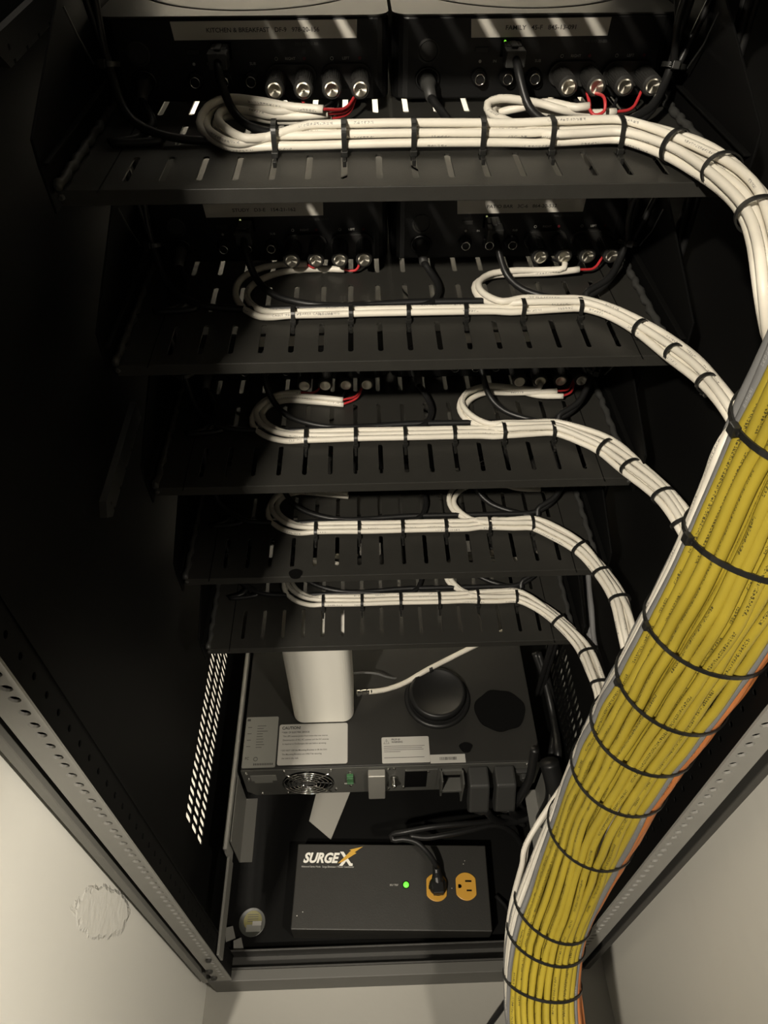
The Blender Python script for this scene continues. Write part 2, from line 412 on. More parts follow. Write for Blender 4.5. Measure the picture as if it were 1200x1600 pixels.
# ------------------------------------------------------------------ the rack
H = 0.13335
rack = empty('equipment_rack', (0, 0, FZ), label='tall black steel equipment rack with perforated grey rear rails, holding all shelves', cat='rack')
def part(mb, name, m, parent=rack, **k):
    o = mb.build(name, m, parent, **k)
    if parent is rack: o.location = (0, 0, -FZ)
    return o
for s in (-1, 1):
    # rear rail: perforated face and inner flange
    x0, x1 = sorted((s * 0.2258, s * 0.249))
    mb = MB(); holes = []
    z = -0.93
    pat = (0.015875, 0.015875, 0.0127); k = 0
    while z < 0.25:
        holes.append((s * 0.2332, z, 0.0037)); z += pat[k % 3]; k += 1
    perforated(mb, x0, x1, -0.955, 0.30, holes, 0.002, basis((0, -0.250, 0), (1, 0, 0), (0, 0, 1)))
    o = part(mb, 'rear_rail', RAIL)
    mb = MB(); holes = [(-0.2345, -0.92 + 0.0222 * k, 0.0026) for k in range(54)]
    perforated(mb, -0.248, -0.221, -0.955, 0.30, holes, 0.001, basis((s * 0.2268, 0, 0), (0, 1, 0), (0, 0, 1)), 8)
    mb.box(min(s * 0.2258, s * 0.247), max(s * 0.2258, s * 0.247), -0.223, -0.221, -0.955, 0.30)
    mb.box(min(s * 0.249, s * 0.2605), max(s * 0.249, s * 0.2605), -0.224, -0.221, -0.955, 0.34)
    mb.box(min(s * 0.2475, s * 0.249), max(s * 0.2475, s * 0.249), -0.248, -0.221, -0.955, 0.30)
    part(mb, 'rail_flange', RACKD)
    xa, xb = sorted((s * 0.2585, s * 0.2667))
    part(MB().box(xa, xb, -0.25, -0.215, -0.966, 0.35), 'corner_post', RAILE if s < 0 else RACK, bevel=0.0008)  # left post painted grey as lit, right one black as unlit
    # front rail
    xa, xb = sorted((s * 0.2258, s * 0.2600))
    part(MB().box(xa, xb, 0.40, 0.403, -0.955, 0.35).box(*sorted((s * 0.2258, s * 0.2278)), 0.37, 0.40, -0.955, 0.35), 'front_rail', RACKD)
    # side panel with three staggered rows of vent slots near the bottom
    mb = MB(); holes = []
    for r, (za, zb) in enumerate(((-0.748, -0.719), (-0.787, -0.757), (-0.8255, -0.7955))):
        for k in range(30):
            holes.append(stadium(-0.1135 + 0.0112 * k, (za + zb) / 2, 0.0072, zb - za, 4))
    for r, (za, zb) in enumerate(((-0.768, -0.738), (-0.806, -0.776))):
        for k in range(29):
            holes.append(stadium(-0.1079 + 0.0112 * k, (za + zb) / 2, 0.0044, zb - za, 4)) if False else None
    plate(mb, [(-0.22, -1.004), (0.42, -1.004), (0.42, 0.34), (-0.22, 0.34)], holes, 0.0015, basis((s * 0.262, 0, 0), (0, 1, 0), (0, 0, 1)))
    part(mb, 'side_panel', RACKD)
# base pan, rear sill, cross channel
part(MB().box(-0.258, 0.258, -0.205, 0.42, -1.006, -1.0), 'base_pan', RACKD)
part(MB().box(-0.2589, 0.2589, -0.25, -0.236, FZ, -0.9625), 'rear_sill', SILL, bevel=0.001)
part(MB().box(-0.2667, 0.2667, -0.236, 0.42, FZ + 0.002, -1.0062), 'base_plinth', RACKD)
part(MB().box(-0.244, 0.246, -0.2355, -0.233, -1.0, -0.964).box(-0.244, 0.246, -0.214, -0.2115, -1.0, -0.964).box(-0.244, 0.246, -0.2355, -0.2115, -1.0, -0.997), 'cross_channel', RACK, bevel=0.0005)
# horizontal side rails low in the rack
part(MB().box(-0.2278, -0.2225, -0.13, 0.38, -0.815, -0.803).box(-0.2278, -0.226, -0.13, 0.38, -0.87, -0.803), 'support_rail', RAIL, bevel=0.0005)
part(MB().box(-0.2258, -0.2225, -0.246, -0.13, -0.86, -0.83), 'support_rail', RAILE, bevel=0.0005)
part(MB().prism([(-0.19, -0.13), (0.02, -0.13), (0.02, -0.02), (-0.19, -0.02)], 0, 0.001, 'XY') if False else MB().box(-0.2225, -0.2040, -0.115, -0.0235, -0.905, -0.9035).box(-0.2225, -0.221, -0.115, -0.0235, -0.905, -0.82), 'support_bracket', RAILE, bevel=0.0003)
part(MB().box(0.2040, 0.2225, -0.115, -0.0235, -0.905, -0.9035).box(0.221, 0.2225, -0.115, -0.0235, -0.905, -0.82), 'support_bracket', RAILE, bevel=0.0003)
# corner screws and little bracket tab at the foot of the left rail
for (x, y, r) in ((326, 1499, 0.0038), (327, 1517, 0.0048), (334, 1527, 0.0048)):
    p = px(x, y, Y=-0.2505)
    o = MB().lathe([(r, 0), (r, 0.002), (r * 0.7, 0.0035), (r * 0.25, 0.004)], p + Vector((0, 0, -FZ)), (0, -1, 0), 16).build('corner_bolt', RACK, rack, smooth=False)
# leaning notched braces on the left side panel
def brace(pa, pb, wdt):
    d = (pb - pa); L = d.length; M = basis(pa - Vector((0, 0, FZ)), d.normalized(), Vector((0, -d.z, d.y)).normalized() if True else None)
    out = [(0, -wdt)]
    n = 5
    out += [(L * 0.95, -wdt), (L + wdt * 0.3, 0), (L * 0.95, wdt)]
    for k in range(n, 0, -1):
        a = L * 0.9 * k / n
        out += [(a, wdt), (a, wdt * 0.75), (a - 0.004, wdt * 0.75), (a - 0.004, wdt)]
    out += [(0, wdt)]
    mb = MB(); plate(mb, out, [circ(L * 0.9, 0, 0.002, 8)], 0.006, M)
    mb.build('side_brace', RACK, rack)
brace(px(212, 640, X=-0.252), px(163, 805, X=-0.252), 0.010)
brace(px(95, -15, X=-0.255), px(-5, 85, X=-0.255), 0.010)

# ------------------------------------------------------------------ shelves
SP = 0.02379
def make_shelf():
    root = empty('vented_rack_shelf')
    mb = MB(); holes = []
    for k in range(-2, 14):
        for r in range(5):
            y0 = 0.0182 + 0.0625 * r
            holes.append(stadium((k - 5.5) * SP, y0 + 0.0208, 0.0044, 0.0416, 5))
    plate(mb, [(-0.220, 0.0055), (0.220, 0.0055), (0.220, 0.405), (-0.220, 0.405)], holes, 0.0014, Matrix.Translation((0, 0, -0.0007)))
    mb.build('tray', SHELF, root)
    mb = MB().box(-0.218, 0.218, 0.0045, 0.0061, -0.0095, 0.0004).box(-0.218, 0.218, 0.0061, 0.016, -0.0099, -0.0087)
    mb.build('rear_lip', SHELF, root, bevel=0.0005)
    for s in (-1, 1):
        x = sorted((s * 0.2205, s * 0.2222))
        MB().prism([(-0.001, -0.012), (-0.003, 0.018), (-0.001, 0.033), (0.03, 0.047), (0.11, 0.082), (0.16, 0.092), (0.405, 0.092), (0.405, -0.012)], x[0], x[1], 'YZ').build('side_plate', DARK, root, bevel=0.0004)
        a, b = sorted((s * 0.2160, s * 0.2205))
        MB().box(a, b, 0.0, 0.30, 0.0175, 0.019).build('side_hem', RACKD, root, bevel=0.0003)
        # lumpy rubber edge trim along the side
        pts = [Vector((s * (0.2165 + 0.0008 * math.sin(i * 1.3)), 0.004 + i * 0.0045, 0.003 + 0.0006 * math.sin(i * 2.1))) for i in range(60)]
        MB().tube(pts, 0.0032, 8, rr=[0.0030 + 0.0005 * math.sin(i * 1.9) for i in range(60)]).build('edge_trim', BLKP, root, smooth=True)
        MB().lathe([(0.0022, 0), (0.0022, 0.001), (0.0012, 0.0018)], (s * 0.2165, 0.0045, -0.0035), (0, -1, 0), 12).build('rivet', SILV if False else RACK, root)
        MB().box(*sorted((s * 0.1918, s * 0.1926)), 0.001, 0.40, 0.0001, 0.0004).build('fold_seam', RACKD, root)
    return root
ORD = ['top', 'second', 'third', 'fourth', 'lowest']
shelf0 = make_shelf()
shelves = []
for i in range(-1, 5):
    o = shelf0 if i == -1 else copy_tree(shelf0)
    o.location = (0, 0, -i * H)
    nm = 'black vented rack shelf just above the picture, its slots letting light down' if i < 0 else \
        ['black slotted shelf at the top, carrying the two amplifiers whose tops show',
         'black slotted shelf second from top, under the study and patio bar amplifiers',
         'black slotted shelf third from top, with only silver post tips of its amplifiers showing',
         'black slotted shelf fourth from top, with a dark round spot near its edge',
         'lowest black slotted shelf, right above the white router'][i]
    tag(o, nm, 'shelf', 'slotted rack shelves')
    shelves.append(o)

p0 = px(462, 897, Z=-3 * H)
MB().prism([(p0.x + 0.0072 * math.cos(t) * (1 + .08 * math.sin(3 * t)), p0.y + 0.0066 * math.sin(t)) for t in [2 * PI * k / 24 for k in range(24)]], 0.0001, 0.0006, 'XY').build('dark_spot', DARK, shelves[4])
# ------------------------------------------------------------------ amplifiers
PXS = (0.0223, 0.0434, 0.0643, 0.0854)
JX = (-0.0402, -0.0188, 0.0022)
def make_amp():
    root = empty('amplifier')
    W, D, T = 0.1074, 0.217, 0.0600
    mb = MB(); mb.prism(rrect(-W, W, 0.0, D, 0.012, 5), 0.004, T - 0.0008, 'XY')
    mb.build('body', AMPB, root, bevel=0.0015)
    mb = MB(); plate(mb, rrect(-W, W, 0.0, D, 0.012, 5), [circ(0, 0.112, 0.0985, 64)], 0.0012, Matrix.Translation((0, 0, T)))
    mb.build('top_cover', AMPT, root)
    MB().lathe([(0.0955, 0), (0.0955, 0.0012), (0.094, 0.0014), (0.06, -0.0006 + 0.001), (0.001, 0.0002)], (0, 0.112, T - 0.0006), (0, 0, 1), 64).build('top_dish', AMPD, root, smooth=False)
    for s in (-1, 1):
        for y in (0.02, 0.19):
            MB().cyl((s * 0.085, y, 0), (0, 0, 1), 0.006, 0.005, 12).build('foot', BLKP, root)
    # speaker terminals
    for k in (0, 2):
        xa, xb = PXS[k], PXS[k + 1]
        mb = MB(); o = rrect(xa - 0.0088, xb + 0.0088, 0.0128, 0.0302, 0.0086, 6)
        mb.prism(o, 0.0, -0.004, 'XZ'); mb.build('terminal_housing', POST, root, bevel=0.0006)
    for x in PXS:
        z = 0.0215
        prof = [(0.0058, 0), (0.0058, 0.006), (0.0070, 0.007), (0.0070, 0.029), (0.0073, 0.030), (0.0073, 0.032), (0.0062, 0.0335), (0.0057, 0.0335)]
        mb = MB(); mb.lathe(prof, (x, -0.001, z), (0, -1, 0), 28)
        for q in range(28):   # knurling
            t = 2 * PI * q / 28
            p = Vector((x + 0.0070 * math.cos(t), -0.008, z + 0.0070 * math.sin(t)))
            mb.cyl(p, (0, -1, 0), 0.00035, 0.020, 5)
        p = mb.build('binding_post', POST, root)
        MB().lathe([(0.0053, 0), (0.0053, 0.0006), (0.0045, 0.0009), (0.0012, 0.0001), (0.0004, 0.0001)], (0, -0.0345, 0), (0, -1, 0), 32).build('post_cap', CAPM, p, smooth=False, loc=(x, 0, z))
    for x in JX:
        z = 0.0197
        mb = MB(); mb.lathe([(0.0062, 0), (0.0062, 0.0025), (0.0050, 0.0035), (0.0034, 0.0036), (0.0034, 0.0075), (0.0028, 0.0080)], (x, 0, z), (0, -1, 0), 20)
        j = mb.build('audio_jack', AMPB, root)
        MB().ring((x, -0.0085, z), (0, 1, 0), 0.0036, 0.0006, 24, 6).build('jack_rim', CHROME, j, smooth=True)
    MB().lathe([(0.0085, 0), (0.0085, 0.001), (0.0070, 0.0012), (0.0066, 0.0004), (0.002, 0.0004)], (-0.080, 0.0, 0.0372), (0, -1, 0), 28).build('pairing_button', POST, root, smooth=False)
    MB().ring((-0.080, -0.001, 0.0185), (0, 1, 0), 0.0075, 0.0012, 24, 8, sx=1.15).build('power_socket', AMPB, root, smooth=True)
    MB().box(-0.0445, -0.0345, -0.0012, 0, 0.0360, 0.0395).build('video_port', POST, root, bevel=0.0004)
    MB().box(-0.0255, -0.0105, -0.0010, 0, 0.0330, 0.0440).build('network_port', OUTD, root)
    mb = MB()
    text(mb, 'RIGHT', 0.0019, on_back((PXS[0] + PXS[1]) / 2, -0.0004, 0.0330))
    text(mb, 'LEFT', 0.0019, on_back((PXS[2] + PXS[3]) / 2, -0.0004, 0.0330))
    text(mb, 'SUB', 0.0019, on_back(JX[2] + 0.002, -0.0004, 0.0300))
    text(mb, 'IN', 0.0019, on_back((JX[0] + JX[1]) / 2 + 0.0005, -0.0004, 0.0300))
    mb.cyl((JX[0], 0.0, 0.0300), (0, -1, 0), 0.0011, 0.0004, 12)
    mb.ring((PXS[0], -0.0003, 0.0330), (0, 1, 0), 0.0011, 0.0002, 16, 4).ring((PXS[2], -0.0003, 0.0330), (0, 1, 0), 0.0011, 0.0002, 16, 4)
    mb.cyl((PXS[1], 0.0, 0.0330), (0, -1, 0), 0.0012, 0.0003, 12, 1).cyl((PXS[3], 0.0, 0.0330), (0, -1, 0), 0.0012, 0.0003, 12, 1)
    mb.build('panel_lettering', [PRINT, REDP], root)
    mb = MB()
    text(mb, 'PIN 870-20-BB', 0.0020, on_back(0.046, -0.0003, 0.0425)); 
    mb.build('faint_lettering', DIMP, root)
    return root
amp0 = make_amp()
AMPN = [('KITCHEN & BREAKFAST   DF-9   978-20-156', -0.1613, -0.0252, 'kitchen and breakfast'), ('FAMILY   45-F   845-13-091', 0.0594, 0.1628, 'family'),
        ('STUDY   D3-E   154-21-162', -0.1618, -0.0584, 'study'), ('PATIO BAR   3C-6   864-20-532', 0.0589, 0.1712, 'patio bar')]
AX = 0.10875
amps = [amp0] + [copy_tree(amp0) for _ in range(9)]
for n, o in enumerate(amps):
    i, s = n // 2, (-1, 1)[n % 2]
    o.location = (s * AX, 0.16, -i * H)
    if n < 4: lab = 'black amplifier on the %s shelf whose tape label names the %s' % (ORD[i], AMPN[n][3])
    else: lab = 'black amplifier on the %s shelf, the one on the %s' % (ORD[i], 'left' if s < 0 else 'right')
    tag(o, lab, 'amplifier', 'black rack amplifiers')
    if n in (1, 2, 3): MB().lathe([(0.0009, 0), (0.0009, 0.0008), (0.0003, 0.001)], (-0.0227, -0.001, 0.0433), (0, -1, 0), 8).build('status_light', LEDS if n == 1 else LEDW, o)
    if n < 4: t_, xa, xb = AMPN[n][:3]
    else: t_, xa, xb = None, (-0.150 if s < 0 else 0.060), (-0.058 if s < 0 else 0.150)
    xa -= s * AX; xb -= s * AX
    tl = MB().prism([(xa + 0.001, 0.0456), (xb, 0.0462), (xb + 0.0005, 0.0578), (xa, 0.0574)], -0.0006, -0.0001, 'XZ').build('tape_label', TAPE, o)
    if t_:
        mb = MB(); text(mb, t_, 0.0029, on_back((xa + xb) / 2 + (-0.001, 0.001, 0.0005, 0.001)[n], -0.0009, 0.0518), sx=(1.06, 1.14, 1.16, 1.12)[n], bold=0.10)
        mb.build('label_wording', INK, tl)


# ------------------------------------------------------------------ trunk axis
tp = [Vector((0.196, -0.215, 0.42)), Vector((0.190, -0.215, 0.15))]
tp += [px(x, y, D=d) for x, y, d in ((1255, 700, .372), (1158, 890, .43), (1104, 982, .468), (1050, 1070, .512), (1005, 1140, .556), (968, 1205, .60), (926, 1290, .665), (888, 1365, .715), (857, 1440, .745), (847, 1520, .755), (852, 1600, .75), (868, 1700, .74), (900, 1850, .73))]
TRUNK = smooth_path(tp, 0.006)
FREF = Vector((-0.60, -0.72, 0.33))
def trunk_frames():
    out = []
    fr = frames(TRUNK)
    for P, T, A, B in fr:
        if T.z > 0: T = -T
        f = FREF - T * FREF.dot(T); f.normalize(); l = T.cross(f)
        if l.dot(CR) > 0: l = -l
        out.append((P, T, f, l))
    return out
TF = trunk_frames()
def trunk_at_z(z):
    return min(range(len(TF)), key=lambda i: abs(TF[i][0].z - z))
def ring_pt(i, th, R):
    P, T, f, l = TF[i]; q = max(0.0, min(1.0, (-0.42 - P.z) / 0.26)); a = math.radians(th - 26 * q * q * (3 - 2 * q))   # the trunk twists a little towards its foot
    return P + f * (R * math.cos(a)) + l * (R * math.sin(a))
TR = 0.0362
TIEI = [min(range(len(TF)), key=lambda i: (TF[i][0] - px(x, y, D=d)).length) for x, y, d in
        ((1272, 668, .363), (1180, 848, .41), (1103, 985, .468), (1048, 1072, .512), (1003, 1143, .556), (966, 1210, .60), (922, 1297, .67), (862, 1422, .735), (854, 1462, .75), (847, 1532, .755))]

def cable(name, pts, r, m, label, cat='cable', group=None, seg=10, step=0.004, parent=None, raw=False):
    P = [Vector(p) for p in pts] if raw else smooth_path(pts, step)
    o = MB().tube(P, r, seg).build(name, m, parent, smooth=True)
    if parent is None: tag(o, label, cat, group)
    return o, P

ths = []
ring = []
ORDW = ['leftmost', 'second from left', 'third from left', 'fourth from left', 'fifth from left', 'sixth from left', 'seventh from left', 'eighth from left', 'ninth from left', 'tenth from left', 'eleventh from left', 'twelfth from left', 'thirteenth from left', 'fourteenth from left']
def spread(name, m, angles, R, r, labels, group, i0=0, i1=None, amp=3.0):
    for k, (a, lb) in enumerate(zip(angles, labels)):
        ph = random.uniform(0, 6.3); w1 = random.uniform(9, 16); ph2 = random.uniform(0, 6.3)
        pts = []
        for i in range(i0, len(TF) if i1 is None else i1, 2):
            s = i * 0.006
            # cables relax between ties, pinch at them
            dn = min(abs(i - t) for t in TIEI) * 0.006
            rel = min(1.0, dn / 0.03)
            th = a + amp * math.sin(s * w1 + ph) + 1.5 * rel * math.sin(s * 31 + ph2)
            pts.append(ring_pt(i, th, R + 0.0012 * rel * math.sin(s * 14 + ph2) + 0.0004 * rel))
        cable(name, pts, r, m, lb, 'cable', group, seg=10, step=0.006)
ya = [50.0 - 11.1 * k for k in range(10)]
spread('yellow_network_cable', YELL, ya, TR, 0.0034, ['yellow network cable on the face of the thick trunk, %s of the yellow' % ORDW[k] for k in range(10)], 'yellow network cables in the trunk', amp=2.2)
yb = [44 - 11 * k for k in range(9)]
spread('yellow_network_cable', YELL, yb, TR - 0.0070, 0.0032, ['deeper yellow network cable behind the trunk face, %s, seen through gaps' % ORDW[k] for k in range(9)], 'inner yellow network cables')
spread('grey_cable', GREY, [60.5, 90], TR + 0.0004, 0.0032, ['grey cable left of the yellow ones, touching them', 'grey cable among the white ones at the left edge of the trunk'], 'grey cables along the trunk left side')
spread('grey_cable', GREY, [-60.5], TR, 0.0033, ['grey cable between the yellow and the orange cables of the trunk'], 'grey cables along the trunk right side')
spread('grey_cable', GREY, [-101, -112, -123], TR, 0.0033, ['grey cable on the far right of the trunk, just past the orange ones', 'grey cable on the far right of the trunk, second past the orange ones', 'grey cable round the back of the trunk, third past the orange ones'], 'grey cables behind the orange ones')
spread('orange_cable', ORNG, [-70.8, -81.2, -91.4], TR, 0.0034, ['orange cable of the trunk touching the grey one', 'orange cable in the middle of the three orange ones', 'orange cable at the outer right edge of the trunk'], 'orange cables')

# trunk ties
def tie_ring(name, C, T, A, B, ra, rb, w, t, label, group, head=None, jag=0.0):
    """closed flat band around an oval"""
    seg = 48; vs = []
    for k in range(seg):
        a = 2 * PI * k / seg
        for rr, ww in ((0, -1), (t, -1), (t, 1), (0, 1)):
            vs.append(C + A * ((ra + rr) * math.cos(a)) + B * ((rb + rr) * math.sin(a)) + T * (ww * w / 2))
    fs = []
    for k in range(seg):
        j = (k + 1) % seg
        for q in range(4):
            q2 = (q + 1) % 4
            fs.append((k * 4 + q, k * 4 + q2, j * 4 + q2, j * 4 + q))
    root = MB().add(vs, fs).build(name, TIE)
    tag(root, label, 'cable tie', group)
    if head is not None:
        a = math.radians(head); hp = C + A * ((ra + t) * math.cos(a)) + B * ((rb + t) * math.sin(a))
        nrm = (A * math.cos(a) + B * math.sin(a)).normalized(); tn = T.cross(nrm)
        M = Matrix(((tn.x, T.x, nrm.x, hp.x), (tn.y, T.y, nrm.y, hp.y), (tn.z, T.z, nrm.z, hp.z), (0, 0, 0, 1)))
        hs = w * 0.85
        MB().box(-hs, hs, -hs, hs, -0.0012, w * 0.9, M=M).box(-hs - 0.002, -hs, -w * .35, w * .35, 0, 0.0013, M=M).build('head', TIE, root, bevel=0.0006)
    return root
for k, i in enumerate(TIEI):
    P, T, f, l = TF[i]
    # bands sit slightly aslant
    T2 = (T + f * 0.10 + l * random.uniform(-0.05, 0.05)).normalized(); f2 = (f - T2 * f.dot(T2)).normalized(); l2 = T2.cross(f2)
    if l2.dot(l) < 0: l2 = -l2
    tie_ring('trunk_cable_tie', P, T2, f2, l2, TR + 0.0036, TR + 0.0040, 0.0036 if k < 2 else 0.0028, 0.0011,
             'black cable tie around the thick cable trunk, %s' % ['highest, by the right edge of the picture', 'second from its top', 'third from its top', 'fourth from its top', 'fifth from its top', 'sixth from its top', 'fourth from its bottom', 'third from its bottom', 'second from its bottom', 'lowest, near the bottom of the picture'][k],
             'cable ties around the trunk', head=(48 if k < 4 else -150))

# ------------------------------------------------------------------ white speaker cable bundles
BY, RW = 0.0668, 0.0029
def spine(i):
    z = -i * H
    base = [Vector((x, BY, z + 0.0062)) for x in (-0.096, -0.083, -0.0595, -0.035, 0.0125, 0.060, 0.108, 0.135, 0.156)]
    c = [[(1050, 241), (1105, 268), (1150, 306), (1186, 368), (1208, 450), (1222, 540)],
         [(950, 492), (1000, 517), (1052, 556), (1103, 603), (1140, 648), (1175, 705)],
         [(905, 685), (945, 702), (985, 733), (1036, 778), (1066, 820), (1100, 880)],
         [(865, 832), (906, 858), (940, 898), (968, 940), (982, 990), (992, 1045)],
         [(835, 944), (872, 972), (910, 1010), (930, 1050), (942, 1092), (935, 1150)]][i]
    hz = [(.007, .009, .012, .012, .004, -.030), (.007, .009, .014, .022, .024, .012)][min(i, 1)]
    pts = base + [px(x, y, Z=z + h) for (x, y), h in zip(c, hz)]
    return smooth_path(pts, 0.012)
NL = [4, 2, 3, 3, 3]; NR = [3, 2, 3, 2, 2]
# loop points of each cable as (pixel x, y, height above its own shelf)
LOOPL = [
  [[(505, 171, .016), (450, 166, .016), (400, 157, .018), (352, 154, .018), (324, 168, .016), (312, 192, .010), (328, 214, .006), (362, 230, .004)],
   [(468, 172, .013), (430, 173, .013), (385, 162, .013), (350, 160, .013), (330, 172, .012), (323, 195, .009), (338, 212, .009), (372, 224, .008)],
   [(512, 178, .011), (470, 181, .010), (420, 180, .009), (380, 172, .010), (352, 172, .012), (341, 182, .013), (350, 198, .013), (385, 216, .012)],
   [(518, 186, .006), (470, 189, .005), (420, 187, .004), (375, 179, .006), (345, 184, .006), (338, 198, .006), (360, 213, .006), (392, 226, .005)]],
  [[(480, 412, .009), (440, 413, .008), (402, 421, .007), (374, 439, .006), (368, 460, .004), (380, 481, .003), (408, 495, .003)],
   [(538, 421, .005), (500, 420, .004), (442, 425, .004), (402, 440, .004), (387, 456, .004), (390, 472, .004), (412, 486, .004)]],
  [[(470, 613, .012), (440, 615, .010), (412, 627, .007), (397, 645, .006), (394, 662, .004), (412, 680, .003), (445, 689, .003)],
   [(536, 625, .008), (490, 620, .008), (445, 618, .008), (415, 628, .008), (400, 643, .007), (408, 662, .006), (440, 677, .005)],
   [(537, 632, .003), (490, 628, .003), (445, 626, .003), (420, 634, .003), (410, 648, .003), (420, 664, .004), (452, 677, .004)]]]
LOOPR = [
  [[(962, 175, .006), (920, 177, .006), (880, 172, .010), (845, 162, .013), (810, 156, .016), (780, 154, .017), (762, 162, .015), (765, 176, .012), (790, 188, .012), (822, 198, .013)],
   [(921, 166, .013), (900, 168, .012), (855, 160, .012), (815, 168, .010), (780, 176, .006), (765, 184, .004), (778, 194, .004), (812, 203, .005)],
   [(915, 172, .008), (880, 178, .005), (840, 172, .005), (800, 164, .007), (778, 166, .009), (770, 176, .009), (785, 190, .008), (820, 202, .009)]],
  [[(905, 421, .010), (860, 426, .008), (810, 428, .006), (768, 431, .006), (743, 444, .005), (746, 461, .004), (772, 475, .005)],
   [(883, 411, .016), (881, 419, .013), (850, 422, .010), (800, 423, .010), (764, 429, .010), (748, 443, .010), (755, 458, .010), (785, 471, .011)]],
  [[(880, 619, .009), (840, 618, .008), (795, 607, .009), (752, 606, .009), (724, 620, .007), (718, 638, .005), (728, 655, .004), (756, 668, .004)],
   [(870, 611, .012), (835, 613, .011), (795, 614, .006), (757, 614, .006), (733, 626, .006), (727, 641, .006), (740, 656, .006), (765, 668, .006)],
   [(846, 598, .020), (842, 607, .015), (810, 606, .012), (760, 603, .012), (730, 613, .011), (722, 630, .011), (735, 648, .010), (765, 662, .010)]]]
def loop_pts(side, i, k):
    L = LOOPL if side < 0 else LOOPR
    if i < 3: return [px(x, y, Z=-i * H + z) for x, y, z in L[i][k]]
    src = [px(x, y, Z=-2 * H + z) for x, y, z in L[2][k]]
    dx = (0.0, 0.004)[i - 3] - (0.002 if side > 0 else 0)
    return [Vector((p.x + dx * (1 if side < 0 else 1), p.y, p.z - (i - 2) * H)) for p in src]

def offs(nl, nr):
    """cross-section places (toward viewer, up) in units of the cable diameter"""
    if nl == 4: L = [(0.95, 0), (-0.40, 1.72), (0.30, 0.85), (-0.62, 0.72)]
    elif nl == 3: L = [(1.0, 0), (0.0, 0.0), (-1.0, 0.0)]
    else: L = [(0.5, 0), (-0.5, 0)]
    if nl == 4: R = [(-1.35, 1.45), (1.15, 1.05), (-1.55, 0.45)]
    elif nl == 3: R = [(0.5, 0.87), (-0.5, 0.87), (-1.4, 0.87)]
    else: R = [(0.0, 0.87), (-1.0, 0.87)]
    return L, R
coreslot = [(r * math.cos(a), r * math.sin(a)) for r, n_ in ((0.0, 1), (0.0064, 6), (0.0128, 11), (0.0190, 15)) for a in [2 * PI * q / n_ for q in range(n_)]]
core_i = 0
SPN = ['top', 'second', 'third', 'fourth', 'lowest']
white_paths = {}
